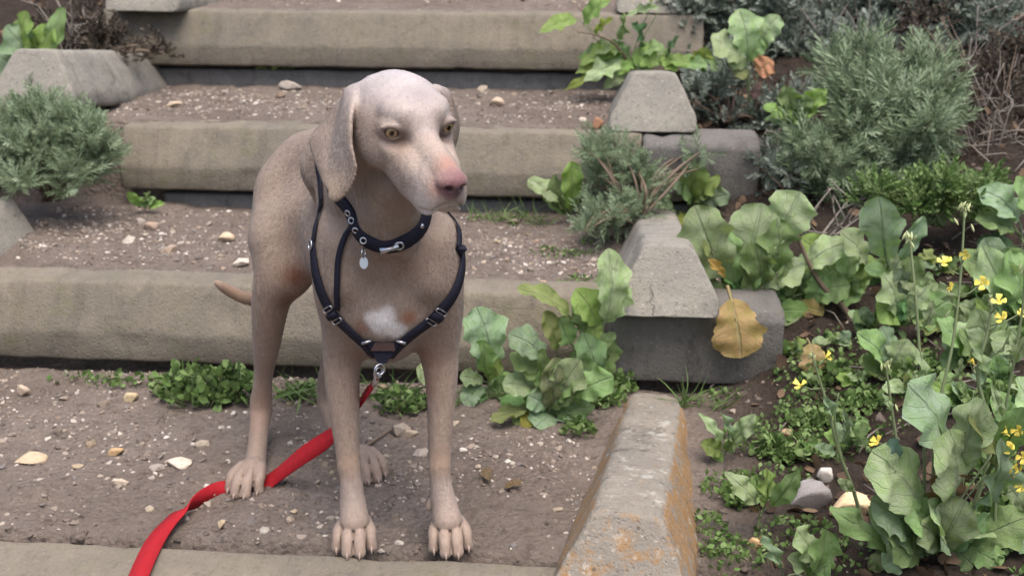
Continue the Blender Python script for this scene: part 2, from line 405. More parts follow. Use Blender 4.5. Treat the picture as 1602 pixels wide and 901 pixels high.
# ------------------------------------------------------------------ the dog: one implicit surface
def taxis(segs):                                   # axis with finer spacing in given ranges [(lo, hi, step)]
    a = []
    for lo, hi, h in segs: a += list(np.arange(lo, hi - h * 0.3, h))
    return np.array(a + [segs[-1][1]], dtype=np.float32)
class Field:
    def __init__(s, xs, ys, zs):
        s.ax = (xs, ys, zs); s.F = np.full((len(xs), len(ys), len(zs)), 0.5, np.float32)
    def box(s, lo, hi):
        sl = []
        for a, l, h in zip(s.ax, lo, hi):
            i, j = np.searchsorted(a, l), np.searchsorted(a, h)
            sl.append(slice(max(i - 1, 0), min(j + 1, len(a))))
        g = np.meshgrid(*[a[k] for a, k in zip(s.ax, sl)], indexing='ij', sparse=True)
        return tuple(sl), g
    def add(s, fn, lo, hi, k, op='u'):
        m = 2.0 * k + 0.012
        sl, (X, Y, Z) = s.box([l - m for l in lo], [h + m for h in hi])
        a = s.F[sl]
        if a.size == 0: return
        d = fn(X, Y, Z).astype(np.float32)
        if op == 'u':
            h = np.clip(0.5 + 0.5 * (a - d) / k, 0, 1); s.F[sl] = a + (d - a) * h - k * h * (1 - h)
        else:
            d = -d; h = np.clip(0.5 - 0.5 * (a - d) / k, 0, 1); s.F[sl] = a + (d - a) * h + k * h * (1 - h)
    def cone(s, a, ra, b, rb, k=0.02, op='u'):
        a, b = Vector(a), Vector(b); ab = b - a; L2 = max(ab.dot(ab), 1e-9)
        def fn(X, Y, Z):
            x, y, z = X - a.x, Y - a.y, Z - a.z
            t = np.clip((x * ab.x + y * ab.y + z * ab.z) / L2, 0, 1)
            return np.sqrt((x - t * ab.x) ** 2 + (y - t * ab.y) ** 2 + (z - t * ab.z) ** 2) - (ra + (rb - ra) * t)
        lo = [min(a[i] - ra, b[i] - rb) for i in range(3)]; hi = [max(a[i] + ra, b[i] + rb) for i in range(3)]
        s.add(fn, lo, hi, k, op)
    def chain(s, pts, k=0.02, op='u', sub=4):      # [(point, radius)]: one smooth tapered limb
        q = spline([Vector((*p, r)) for p, r in pts], sub) if len(pts) > 2 else [Vector((*p, r)) for p, r in pts]
        q = np.array([tuple(v) for v in q])
        def fn(X, Y, Z):
            best = None
            for a, b in zip(q[:-1], q[1:]):
                ab = b[:3] - a[:3]; x, y, z = X - a[0], Y - a[1], Z - a[2]
                t = np.clip((x * ab[0] + y * ab[1] + z * ab[2]) / max(ab.dot(ab), 1e-9), 0, 1)
                d = np.sqrt((x - t * ab[0]) ** 2 + (y - t * ab[1]) ** 2 + (z - t * ab[2]) ** 2) - (a[3] + (b[3] - a[3]) * t)
                best = d if best is None else np.minimum(best, d)
            return best
        s.add(fn, (q[:, :3] - q[:, 3:]).min(0), (q[:, :3] + q[:, 3:]).max(0), k, op)
    def ell(s, c, axes, r, k=0.02, op='u'):        # oriented ellipsoid
        c = Vector(c); A = [Vector(v).normalized() for v in axes]
        def fn(X, Y, Z):
            x, y, z = X - c.x, Y - c.y, Z - c.z
            q = [(x * a.x + y * a.y + z * a.z) for a in A]
            k0 = np.sqrt(sum((qi / ri) ** 2 for qi, ri in zip(q, r))); k1 = np.sqrt(sum((qi / ri ** 2) ** 2 for qi, ri in zip(q, r)))
            return k0 * (k0 - 1.0) / np.maximum(k1, 1e-6)
        e = [math.sqrt(sum((A[j][i] * r[j]) ** 2 for j in range(3))) for i in range(3)]
        s.add(fn, [c[i] - e[i] for i in range(3)], [c[i] + e[i] for i in range(3)], k, op)
    def plate(s, pts, k=0.006, sub=4):             # [(left edge, right edge, half thickness)]: one soft flat strip
        L = spline([p[0] for p in pts], sub); Rr = spline([p[1] for p in pts], sub); T = [v.x for v in spline([Vector((p[2], 0, 0)) for p in pts], sub)]
        def fn(X, Y, Z):
            best = None
            for i in range(len(L) - 1):
                ca, cb = (L[i] + Rr[i]) / 2, (L[i + 1] + Rr[i + 1]) / 2; ab = cb - ca; L2 = max(ab.dot(ab), 1e-9)
                Wa, Wb = (Rr[i] - L[i]) / 2, (Rr[i + 1] - L[i + 1]) / 2
                x, y, z = X - ca.x, Y - ca.y, Z - ca.z
                t = np.clip((x * ab.x + y * ab.y + z * ab.z) / L2, 0, 1)
                x, y, z = x - t * ab.x, y - t * ab.y, z - t * ab.z
                wx, wy, wz = Wa.x + (Wb.x - Wa.x) * t, Wa.y + (Wb.y - Wa.y) * t, Wa.z + (Wb.z - Wa.z) * t
                w2 = np.maximum(wx * wx + wy * wy + wz * wz, 1e-9)
                u = np.clip((x * wx + y * wy + z * wz) / w2, -1, 1)
                th = T[i] + (T[i + 1] - T[i]) * t
                d = np.sqrt((x - u * wx) ** 2 + (y - u * wy) ** 2 + (z - u * wz) ** 2) - th * (1 - 0.4 * u * u)
                best = d if best is None else np.minimum(best, d)
            return best
        A = np.array([tuple(v) for v in L + Rr]); m = max(T)
        s.add(fn, A.min(0) - m, A.max(0) + m, k)
    def surface(s):
        F = s.F; I = (F < 0)
        c = np.zeros(tuple(n - 1 for n in F.shape), np.int8)
        for i in (0, 1):
            for j in (0, 1):
                for k in (0, 1): c += I[i:F.shape[0] - 1 + i, j:F.shape[1] - 1 + j, k:F.shape[2] - 1 + k]
        cells = np.argwhere((c > 0) & (c < 8)); ids = np.full(c.shape, -1, np.int32); ids[tuple(cells.T)] = np.arange(len(cells))
        acc = np.zeros((len(cells), 3)); cnt = np.zeros(len(cells))
        A = [np.asarray(a, np.float64) for a in s.ax]
        corners = [(i, j, k) for i in (0, 1) for j in (0, 1) for k in (0, 1)]
        val = {q: F[cells[:, 0] + q[0], cells[:, 1] + q[1], cells[:, 2] + q[2]].astype(np.float64) for q in corners}
        pos = {q: np.stack([A[d][cells[:, d] + q[d]] for d in range(3)], 1) for q in corners}
        for q in corners:
            for d in range(3):
                if q[d] == 0:
                    p = list(q); p[d] = 1; p = tuple(p); a, b = val[q], val[p]; m = (a < 0) != (b < 0)
                    t = np.where(m, a / np.where(m, a - b, 1), 0)
                    acc += np.where(m[:, None], pos[q] + (pos[p] - pos[q]) * t[:, None], 0); cnt += m
        V = acc / cnt[:, None]; Q = []
        for d in range(3):
            e = [slice(None)] * 3; f = [slice(None)] * 3; e[d] = slice(0, -1); f[d] = slice(1, None)
            a, b = I[tuple(e)], I[tuple(f)]
            ed = np.argwhere(a != b); o1, o2 = (d + 1) % 3, (d + 2) % 3
            ed = ed[(ed[:, o1] > 0) & (ed[:, o2] > 0) & (ed[:, o1] < F.shape[o1] - 1) & (ed[:, o2] < F.shape[o2] - 1)]
            def cid(s1, s2):
                w = ed.copy(); w[:, o1] -= s1; w[:, o2] -= s2; return ids[tuple(w.T)]
            qd = np.stack([cid(1, 1), cid(0, 1), cid(0, 0), cid(1, 0)], 1)
            fl = ~a[tuple(ed.T)]; qd[fl] = qd[fl][:, ::-1]; Q.append(qd)
        Q = np.concatenate(Q); Q = Q[(Q >= 0).all(1)]
        fine = (V[:, 1] < 1.62) & (V[:, 2] > 0.56) & (V[:, 0] > -0.195) | (V[:, 2] < 0.07)
        for it, lam in enumerate((0.55, -0.57) * 9 + (0.4,)):   # Taubin smoothing, less on the face and paws
            sm = np.zeros_like(V); n = np.zeros(len(V))
            for i in range(4):
                a, b = Q[:, i], Q[:, (i + 1) % 4]
                for dd in range(3): sm[:, dd] += np.bincount(a, V[b, dd], len(V)) + np.bincount(b, V[a, dd], len(V))
                n += np.bincount(a, minlength=len(V)) + np.bincount(b, minlength=len(V))
            V = V + lam * (sm / np.maximum(n, 1)[:, None] - V) * (1.0 if it in (0, 1, 18) else np.where(fine, 0.0, 1.0)[:, None])
        def sample(Pt):
            ix = []; fr = []
            for d in range(3):
                i = np.clip(np.searchsorted(A[d], Pt[:, d]) - 1, 0, len(A[d]) - 2); ix.append(i); fr.append((Pt[:, d] - A[d][i]) / (A[d][i + 1] - A[d][i]))
            r = 0.0
            for q in corners:
                w = 1.0
                for d in range(3): w = w * (fr[d] if q[d] else 1 - fr[d])
                r = r + w * F[ix[0] + q[0], ix[1] + q[1], ix[2] + q[2]]
            return r
        keep = ~((V[:, 2] > 0.53) & (V[:, 0] < -0.195) & (V[:, 1] < 1.66))
        for _ in range(2):
            f0 = sample(V); e = 0.002
            g = np.stack([sample(V + np.eye(3)[d] * e) - sample(V - np.eye(3)[d] * e) for d in range(3)], 1) / (2 * e)
            st = np.clip(f0 / np.maximum((g * g).sum(1), 0.2), -0.002, 0.002)
            V = V - g * (st * keep)[:, None]
        face = (V[:, 1] < 1.66) & (V[:, 2] > 0.56) & (V[:, 0] > -0.190)
        soft = np.where(face | (V[:, 2] < 0.075), 0.0, 1.0)
        for _ in range(22):
            sm = np.zeros_like(V); n = np.zeros(len(V))
            for i in range(4):
                a, b = Q[:, i], Q[:, (i + 1) % 4]
                for dd in range(3): sm[:, dd] += np.bincount(a, V[b, dd], len(V)) + np.bincount(b, V[a, dd], len(V))
                n += np.bincount(a, minlength=len(V)) + np.bincount(b, minlength=len(V))
            V = V + 0.5 * soft[:, None] * (sm / np.maximum(n, 1)[:, None] - V)
        return V, Q

fld = Field(taxis([(-0.62, -0.31, 0.0034), (-0.31, -0.03, 0.0018)]),
            taxis([(1.40, 1.62, 0.0018), (1.62, 1.72, 0.0026), (1.72, 2.26, 0.0036)]),
            taxis([(-0.02, 0.10, 0.0020), (0.10, 0.52, 0.0036), (0.52, 0.79, 0.0018)]))
XA, YA, ZA = Vector((1, 0, 0)), Vector((0, 1, 0)), Vector((0, 0, 1))

# trunk
def C(px, py, Y, r): return (P(px, py, Y), r)
bodydir = Vector((-0.40, 0.92, -0.04)).normalized(); bside = Vector((0.92, 0.40, 0))
fld.ell(P(604, 425, 1.79), (XA, YA, ZA), (0.086, 0.115, 0.145), 0.03)                    # forechest
fld.ell(P(572, 375, 1.90), (bside, bodydir, ZA), (0.098, 0.16, 0.130), 0.04)             # rib cage
fld.ell(P(515, 318, 2.04), (bside, bodydir, ZA), (0.080, 0.14, 0.088), 0.04)             # loin
fld.ell(P(474, 302, 2.10), (bside, bodydir, ZA), (0.074, 0.10, 0.084), 0.04)             # croup
fld.chain([C(585, 250, 1.90, .055), C(530, 240, 2.00, .05), C(490, 252, 2.08, .05)], 0.05)  # back line
fld.chain([C(548, 232, 1.80, .05), C(520, 262, 1.83, .05)], 0.05)                          # withers, right shoulder blade
# chest muscles, sternum
fld.chain([C(570, 405, 1.715, .045), C(575, 480, 1.715, .047)], 0.035)
fld.chain([C(640, 405, 1.715, .045), C(635, 480, 1.715, .047)], 0.035)
fld.cone(P(602, 480, 1.695), .034, P(600, 530, 1.715), .022, 0.03)
# neck
fld.chain([C(584, 325, 1.79, .082), C(594, 265, 1.70, .066), C(604, 205, 1.63, .056)], 0.035)
fld.chain([C(603, 385, 1.69, .05), C(612, 325, 1.64, .043), C(622, 285, 1.60, .036)], 0.03)
fld.chain([C(566, 285, 1.635, .012), C(573, 330, 1.628, .010), C(580, 366, 1.635, .008)], 0.014); fld.chain([C(588, 290, 1.612, .012), C(596, 330, 1.606, .011), C(604, 372, 1.622, .008)], 0.014)
fld.chain([C(640, 318, 1.600, .010), C(628, 350, 1.610, .008)], 0.014)
# shoulders and front legs (image left, image right)
for sx, leg in ((-1, [C(534, 372, 1.735, .041), C(536, 440, 1.722, .0455), C(545, 500, 1.745, .0430), C(538, 546, 1.755, .0335), C(535, 583, 1.750, .0285), C(538, 637, 1.735, .0250),
                      C(542, 687, 1.718, .0205), C(546, 728, 1.704, .0185), C(549, 748, 1.698, .0178), C(552, 788, 1.690, .0205), C(555, 815, 1.678, .0235)]),
                (1, [C(676, 372, 1.735, .041), C(679, 440, 1.722, .0455), C(685, 500, 1.745, .0390), C(686, 546, 1.755, .0320), C(690, 583, 1.750, .0275), C(690, 637, 1.735, .0225),
                     C(688, 687, 1.718, .0192), C(688, 728, 1.704, .0178), C(689, 748, 1.698, .0172), C(695, 788, 1.690, .0200), C(700, 815, 1.678, .0235)])):
    fld.chain(leg, 0.014)
    e = leg[3][0]; fld.cone(e + Vector((sx * .010, .026, .022)), .015, e + Vector((sx * .010, .024, -.006)), .009, 0.012)   # elbow
    w = leg[7][0]; fld.cone(w + Vector((0, .018, .004)), .008, w + Vector((0, .018, -.010)), .007, 0.007)     # carpal pad
    fld.ell(w + Vector((0, -.009, 0)), (XA, YA, ZA), (.0175, .011, .015), 0.006)
fld.chain([C(684, 776, 1.705, .008), C(674, 784, 1.70, .006), C(671, 794, 1.695, .0045)], 0.006)                       # dew claw
fld.chain([C(540, 385, 1.70, .030), C(545, 440, 1.685, .026)], 0.02); fld.chain([C(676, 385, 1.70, .030), C(668, 440, 1.685, .026)], 0.02)     # points of the shoulders
fld.cone(P(603, 415, 1.640), .004, P(602, 488, 1.645), .004, 0.022, 's')                    # groove of the breast
fld.cone(P(520, 395, 1.69), .004, P(513, 470, 1.70), .004, 0.016, 's')
fld.chain([C(588, 520, 1.70, .003), C(590, 560, 1.715, .004), C(585, 600, 1.71, .003)], 0.012, 's')
for x_ in (534, 684): fld.chain([C(x_ + 2, 575, 1.712, .002), C(x_ + 4, 640, 1.702, .0022), C(x_ + 5, 690, 1.692, .0018)], 0.007, 's')
fld.chain([C(498, 300, 1.80, .005), C(492, 360, 1.79, .006), C(494, 430, 1.77, .005)], 0.02, 's')
fld.chain([C(430, 300, 1.985, .004), C(424, 370, 1.935, .006), C(420, 430, 1.915, .004)], 0.02, 's')
# hind legs
fld.chain([C(456, 305, 2.07, .066), C(444, 360, 2.02, .056), C(437, 420, 1.965, .043), C(424, 470, 1.965, .0340), C(417, 540, 1.99, .0250), C(413, 590, 2.012, .0170),
           C(409, 636, 2.022, .0200), C(406, 665, 2.0, .0175), C(402, 705, 1.95, .0172), C(397, 740, 1.905, .0215)], 0.020)
fld.cone(P(448, 375, 1.99), .058, P(458, 430, 1.96), .034, 0.03)                          # front of the thigh
fld.chain([C(407, 520, 2.004, .012), C(403, 590, 2.026, .007), C(399, 628, 2.038, .0105)], 0.012)   # heel tendon and point of the hock
fld.chain([C(545, 320, 2.08, .07), C(548, 390, 2.02, .055), C(545, 450, 1.99, .042), C(528, 540, 2.03, .025), C(514, 602, 2.055, .0225), C(516, 640, 2.045, .020), C(540, 695, 1.985, .019), C(556, 722, 1.955, .0225)], 0.02)
# flank fold
fld.cone(P(487, 345, 1.98), .05, P(482, 400, 1.95), .02, 0.04)
# tail
fld.chain([C(480, 275, 2.15, .030), C(468, 310, 2.19, .023), C(452, 370, 2.205, .020), C(436, 430, 2.18, .018), C(412, 464, 2.15, .016), C(388, 467, 2.14, .014), C(362, 457, 2.13, .0125), C(346, 447, 2.12, .0105), C(338, 442, 2.12, .008)], 0.012)

# paws
CLAWS = []
def paw(cx, base_y, Y, heading, w=0.030, ln=0.052):
    c = G(cx, base_y, 0.0); h = Vector((math.sin(heading), -math.cos(heading), 0)); s = Vector((-h.y, h.x, 0))
    if s.x < 0: s = -s
    fld.ell(c - h * .016 + Vector((0, 0, .024)), (h, s, ZA), (.030, w * .86, .021), 0.012)
    TO = ((-1.0, .015, .0094), (-.36, .031, .0108), (.34, .032, .0108), (1.0, .016, .0094))
    T = []
    for o, l, r in TO:
        a = c + s * (o * w * .60) + h * (-.014) + Vector((0, 0, .034)); b = c + s * (o * w * .80) + h * (l * .62) + Vector((0, 0, .0285)); e = c + s * (o * w * .90) + h * (l + .010) + Vector((0, 0, .0095))
        fld.chain([(a, r * .85), (b, r * 1.04), ((b + e) / 2 + h * .004 + Vector((0, 0, .003)), r * .9), (e, r * .92)], 0.0028)
        CLAWS.append((e + Vector((0, 0, .001)), h, r)); T.append((a, b, e))
    for (a, b, e), (a2, b2, e2) in zip(T[:-1], T[1:]):
        fld.chain([((a + a2) / 2 + h * .008 + Vector((0, 0, .010)), .0012), ((b + b2) / 2 + Vector((0, 0, .0085)), .0023), ((e + e2) / 2 + h * .005, .0028), ((e + e2) / 2 + h * .007 - Vector((0, 0, .01)), .0032)], 0.0035, 's')
paw(556, 850, 0, R(4)); paw(703, 850, 0, R(8)); paw(391, 762, 0, R(-8), .029); paw(572, 740, 0, R(22), .028)

# head, in its own frame: a forward, b to the viewer's right, c up; origin between the eyes
HO = P(655, 196, 1.535)
hf = Vector((0.437, -0.851, -0.287)).normalized(); hr = Vector((0.89, 0.457, 0)).normalized(); hu = hf.cross(hr).normalized()
def H(a, b, c): return HO + hf * a + hr * b + hu * c
AX = (hf, hr, hu)
fld.ell(H(-.056, 0, -.010), AX, (.068, .059, .050), 0.02)                # cranium
fld.ell(H(-.098, 0, -.012), AX, (.030, .028, .028), 0.03)                 # occiput
fld.ell(H(-.016, 0, .004), AX, (.034, .042, .027), 0.02)                # forehead
for s in (-1, 1):
    fld.ell(H(-.050, s * .041, -.036), AX, (.046, .023, .036), 0.02)    # cheek
    fld.cone(H(-.016, s * .034, .018), .008, H(-.004, s * .022, .017), .009, 0.016)   # brow
    fld.cone(H(.000, s * .036, -.024), .011, H(.040, s * .022, -.032), .012, 0.014)  # zygoma into muzzle
fld.chain([(H(-.004, 0, -.008), .023), (H(.035, 0, -.014), .0175), (H(.085, 0, -.016), .0155), (H(.102, 0, -.019), .0145)], 0.014)    # bridge
fld.ell(H(.055, 0, -.040), AX, (.062, .0285, .029), 0.016)                 # muzzle
for s in (-1, 1):
    fld.ell(H(.066, s * .019, -.052), AX, (.045, .0135, .031), 0.010)    # flews
    fld.ell(H(.036, s * .024, -.048), AX, (.034, .0095, .024), 0.012)
fld.ell(H(.096, 0, -.040), AX, (.019, .019, .023), 0.012)                # front of the lips
fld.ell(H(.020, 0, -.054), AX, (.070, .023, .018), 0.018)                 # lower jaw
fld.cone(H(.060, 0, -.064), .014, H(.092, .004, -.062), .0105, 0.008)       # chin
for s in (-1, 1):
    fld.chain([(H(-.045, s * .033, -.046), .023), (H(-.008, s * .031, -.046), .020), (H(.040, s * .023, -.056), .016)], 0.016)     # jaw into lips
    fld.cone(H(.010, s * .031, -.030), .012, H(.050, s * .023, -.038), .012, 0.014)
# nose leather
fld.ell(H(.1115, 0, -.0200), AX, (.0150, .0195, .0140), 0.006)
fld.ell(H(.113, 0, -.032), AX, (.010, .010, .011), 0.006)
for s in (-1, 1):
    fld.ell(H(.1225, s * .0085, -.0235), (hf, hr, hu), (.009, .0048, .0042), 0.002, 's')
    fld.cone(H(.112, s * .019, -.028), .0022, H(.120, s * .0125, -.027), .0024, 0.002, 's')
fld.cone(H(.126, 0, -.026), .0016, H(.118, 0, -.052), .0018, 0.003, 's')      # groove under the nose
for s in (-1, 1):                                                          # mouth line
    fld.chain([(H(.117, s * .006, -.050), .0022), (H(.104, s * .020, -.062), .0024), (H(.080, s * .031, -.075), .003), (H(.05, s * .036, -.080), .003)], 0.004, 's')
# eyes: socket hollow, lids, almond opening
EYES = []
for s in (-1, 1):
    e = H(-.003, s * .0365, -.004); g = (hf * .93 + hr * (s * .34) + hu * .02).normalized()
    if s > 0: g = (hf * .95 + hr * (s * .30)).normalized()
    rr = (hr - g * hr.dot(g)).normalized()
    fld.ell(e + g * .015 - hu * .006, (g, hr, hu), (.011, .017, .011), 0.010, 's')
    fld.ell(e, (g, hr, hu), (.0145, .0155, .0140), 0.006)
    fld.chain([(e + g * .009 - rr * .012 + hu * .006, .0020), (e + g * .0118 + hu * .0106, .0020), (e + g * .009 + rr * .012 + hu * .006, .0020)], 0.006)  # upper lid
    fld.ell(e + g * .0165 - hu * .0005, (g, rr, hu), (.0150, .0110, .0072), 0.0020, 's')
    EYES.append((e, g))

# ears
def ear(rows, k):
    fld.plate([(P(lx, ly, lY), P(rx, ry, rY), th) for (lx, ly, lY, rx, ry, rY, th) in rows], k)
ear([(545, 148, 1.612, 560, 142, 1.592, .008), (538, 166, 1.606, 553, 163, 1.560, .007), (531, 190, 1.600, 549, 190, 1.542, .006), (524, 218, 1.594, 549, 222, 1.535, .0052),
     (521, 244, 1.584, 554, 246, 1.531, .0048), (520, 268, 1.576, 557, 268, 1.531, .0048), (516, 292, 1.568, 549, 294, 1.538, .0046), (515, 310, 1.563, 531, 314, 1.550, .0044)], 0.005)
ear([(540, 156, 1.630, 552, 150, 1.610, .009), (526, 170, 1.640, 542, 168, 1.608, .0078), (503, 194, 1.650, 533, 194, 1.604, .0062), (485, 217, 1.642, 526, 220, 1.597, .0055),
     (489, 240, 1.622, 524, 244, 1.587, .005), (498, 266, 1.602, 522, 268, 1.578, .0048), (508, 292, 1.582, 519, 292, 1.569, .0046)], 0.007)
fld.chain([C(578, 142, 1.60, .014), C(556, 148, 1.606, .010)], 0.016)
ear([(688, 146, 1.655, 700, 144, 1.69, .0065), (697, 166, 1.645, 710, 166, 1.70, .006), (701, 192, 1.640, 717, 194, 1.70, .0052), (700, 216, 1.640, 714, 218, 1.69, .0048), (697, 236, 1.640, 706, 238, 1.68, .0044), (695, 244, 1.64, 700, 245, 1.66, .004)], 0.006)
fld.chain([C(680, 146, 1.65, .012), C(692, 150, 1.665, .009)], 0.012)

dogV, dogQ = fld.surface()
del fld
body = mesh('body', dogV, dogQ)
dog_bvh = BVHTree.FromPolygons([tuple(v) for v in dogV], [tuple(q) for q in dogQ.tolist()])

# coat colours: base, painted highlight on the head top, then soft spots with their own colour
def srgb(r, g, b): return np.array([(c / 255 / 12.92) if c / 255 < 0.04045 else ((c / 255 + 0.055) / 1.055) ** 2.4 for c in (r, g, b)])
colr = np.tile(srgb(145, 126, 111), (len(dogV), 1)); rough = np.full(len(dogV), 0.8)
def onray(px, py, default=1.7):
    r = ray(px, py); h = dog_bvh.ray_cast(EYE, r.normalized(), 4.0)
    return (h[0], h[1]) if h[0] is not None else (P(px, py, default), Vector((0, -1, 0)))
def spot(px, py, rad, c, s=1.0, hard=2.0, at=None, ry=None):
    p = Vector(at) if at is not None else onray(px, py)[0]
    d = dogV - np.array(p)
    e = (d[:, 0] ** 2 + d[:, 1] ** 2) / rad ** 2 + d[:, 2] ** 2 / (ry or rad) ** 2
    w = s * np.exp(-(e ** (hard / 2)))
    colr[:] = colr + (srgb(*c) - colr) * w[:, None]
    return w
PALE, PINK, RUST = (194, 187, 187), (164, 116, 100), (140, 88, 62)
hz = np.clip((dogV[:, 2] - 0.70) / 0.05, 0, 1) * (dogV[:, 1] < 1.72)
colr += (srgb(*PALE) - colr) * (0.75 * hz)[:, None]  # silvery crown, brightened in the colour for the highlight from overhead
spot(0, 0, .05, (192, 174, 162), .6, at=H(.06, 0, -.02)); spot(0, 0, .035, (216, 202, 192), .75, at=H(.085, -.03, -.065)); spot(0, 0, .03, (216, 204, 196), .8, at=H(.1, .0, -.075))
spot(0, 0, .035, (188, 176, 172), .5, at=H(.0, 0, .01))
for s in (-1, 1):
    spot(0, 0, .020, (128, 104, 92), .55, at=H(.01, s * .036, -.012)); spot(0, 0, .0165, (76, 52, 42), .9, 3, at=H(.006, s * .032, -.004)); spot(0, 0, .015, (120, 108, 106), .5, at=H(.0, s * .043, -.028))
    spot(0, 0, .014, (196, 184, 176), .5, at=H(.0, s * .038, .016))
spot(0, 0, .034, (168, 144, 120), .55, at=H(-.03, -.055, -.03)); spot(0, 0, .03, (168, 146, 126), .4, at=H(.03, -.035, -.045)); spot(0, 0, .02, (140, 130, 130), .5, at=H(-.01, .004, .04)); spot(0, 0, .014, (150, 140, 140), .5, at=H(.02, 0, .0))
spot(0, 0, .012, (120, 98, 84), .5, at=H(.022, -.028, -.018)); spot(0, 0, .016, (134, 112, 96), .5, at=H(.045, -.034, -.05)); spot(0, 0, .012, (140, 118, 104), .4, at=H(.07, -.036, -.045))
spot(601, 261, .010, (122, 92, 66), .8)
spot(0, 0, .018, PINK, .7, at=H(.098, 0, -.004)); spot(0, 0, .014, PINK, .6, at=H(.108, -.018, -.03))
w = spot(0, 0, .0205, (118, 74, 80), .98, 6, at=H(.1145, 0, -.0225)); rough -= 0.42 * w
spot(0, 0, .009, (58, 32, 38), .85, 3, at=H(.1225, .006, -.0285)); spot(0, 0, .006, (44, 24, 28), .85, 3, at=H(.1225, -.009, -.026))
spot(598, 508, .021, (226, 220, 216), .95, 4, ry=.022); spot(622, 518, .015, (226, 220, 216), .95, 4); spot(582, 500, .013, (220, 212, 206), .8, 4); spot(608, 488, .010, (214, 206, 200), .7, 3)
spot(566, 512, .013, RUST, .5, 3); spot(640, 497, .012, RUST, .8, 3); spot(632, 412, .028, (124, 94, 76), .6)
spot(462, 432, .024, (112, 66, 46), .85); spot(450, 470, .020, (104, 70, 54), .7); spot(566, 400, .03, (128, 106, 90), .4); spot(668, 560, .022, (138, 100, 78), .6); spot(668, 600, .025, (150, 112, 92), .5); spot(592, 560, .03, (140, 104, 82), .5)
for x, y in ((547, 728), (688, 726)): spot(x, y, .022, (150, 122, 98), .6)
for x, y in ((555, 850), (702, 850), (391, 765), (572, 742)): spot(x, y, .05, (170, 148, 132), .55, ry=.045)
for x, y in ((553, 775), (697, 775)): spot(x, y, .035, (186, 168, 158), .6)
spot(0, 0, .055, (184, 168, 158), .7, at=P(530, 220, 1.56)); spot(0, 0, .03, (200, 176, 150), .6, at=P(527, 300, 1.56)); spot(365, 458, .05, (158, 126, 102), .6, at=P(365, 458, 2.13)); spot(400, 640, .05, (150, 116, 98), .5, at=P(404, 640, 2.0))
at = body.color_attributes.new('coat', 'FLOAT_COLOR', 'POINT')
at.data.foreach_set('color', np.concatenate([np.clip(colr, 0, 1), rough[:, None]], 1).astype(np.float32).ravel())
def coat_mat():
    t = NT('short coat'); p = t.obj()
    a = t.n('Attribute', attribute_name='coat')
    f = t.noise(t.n('Mapping', {'Vector': p, 'Scale': (1, 1, 0.35)}).outputs[0], 620, 3, 0.7); b = t.noise(p, 26, 4, 0.6); m = t.noise(p, 120, 4, 0.6)
    c = t.mix(t.math('MULTIPLY', t.step(f, 0.45, 0.75), 0.16), a.outputs['Color'], (0.12, 0.09, 0.075))
    c = t.mix(t.math('MULTIPLY', t.step(b, 0.48, 0.72), 0.22), c, (0.17, 0.125, 0.10))
    c = t.mix(t.math('MULTIPLY', t.step(m, 0.55, 0.75), 0.08), c, (0.48, 0.42, 0.38))
    sk = t.noise(t.n('Mapping', {'Vector': p, 'Scale': (1, 1, .22)}).outputs[0], 190, 4, .65)
    c = t.mix(t.math('MULTIPLY', t.step(sk, .46, .72), .30), c, (.16, .12, .095)); c = t.mix(t.math('MULTIPLY', t.step(sk, .44, .28), .22), c, (.46, .41, .37))
    h = t.math('ADD', t.math('ADD', t.math('MULTIPLY', f, 0.4), t.math('MULTIPLY', sk, .5)), t.math('MULTIPLY', b, 0.8))
    t.set(Base_Color=c, Roughness=a.outputs['Alpha'], Sheen_Weight=0.14, Sheen_Roughness=0.45, Normal=t.bump(h, 0.5, 0.005))
    t.b.inputs['Sheen Tint'].default_value = (0.95, 0.93, 0.98, 1); t.b.inputs['Specular IOR Level'].default_value = 0.3
    return t.m
body.materials.append(coat_mat())
dog = empty('dog', (-0.27, 1.76, 0.0))
tag(dog, 'grey-brown short-haired dog standing on the steps in a black harness', 'dog')
def part(name, V, Fc, mat, parent, smooth=True):
    """A part given in world coordinates, parented to a thing or to one of its parts."""
    root = parent
    off = Vector(parent.location)
    if parent.parent: off = off + Vector(parent.parent.location)
    return link(name, mesh(name, [Vector(v) - off for v in V], Fc, mat, smooth), parent)
bo = link('body', body, dog); bo.location = -dog.location

def eye_mat():
    t = NT('dog eye'); p = t.obj()
    s = t.n('SeparateXYZ', {'Vector': p}); r = t.math('SQRT', t.math('ADD', t.math('MULTIPLY', s.outputs[0], s.outputs[0]), t.math('MULTIPLY', s.outputs[1], s.outputs[1])))
    r = t.math('DIVIDE', r, 0.0125)
    c = t.ramp(r, [(0.0, (0.004, 0.003, 0.003)), (0.24, (0.006, 0.004, 0.003)), (0.29, (0.22, 0.135, 0.06)), (0.50, (0.32, 0.22, 0.115)), (0.62, (0.06, 0.035, 0.02)), (0.72, (0.10, 0.06, 0.05))])
    t.set(Base_Color=c, Roughness=0.08, Coat_Weight=0.6, Coat_Roughness=0.03)
    return t.m
def uvsphere(n=20, m=14, r=1.0):
    V = [(0, 0, r)]; Fc = []
    for i in range(1, m):
        for j in range(n):
            a, b = math.pi * i / m, 2 * math.pi * j / n
            V.append((r * math.sin(a) * math.cos(b), r * math.sin(a) * math.sin(b), r * math.cos(a)))
    V.append((0, 0, -r)); L = len(V) - 1
    for j in range(n):
        Fc.append((0, 1 + j, 1 + (j + 1) % n)); Fc.append((L, L - n + (j + 1) % n, L - n + j))
        for i in range(m - 2):
            a = 1 + i * n; Fc.append((a + j, a + n + j, a + n + (j + 1) % n, a + (j + 1) % n))
    return V, Fc
em = mesh('eye', *uvsphere(24, 20, 0.0125), eye_mat())
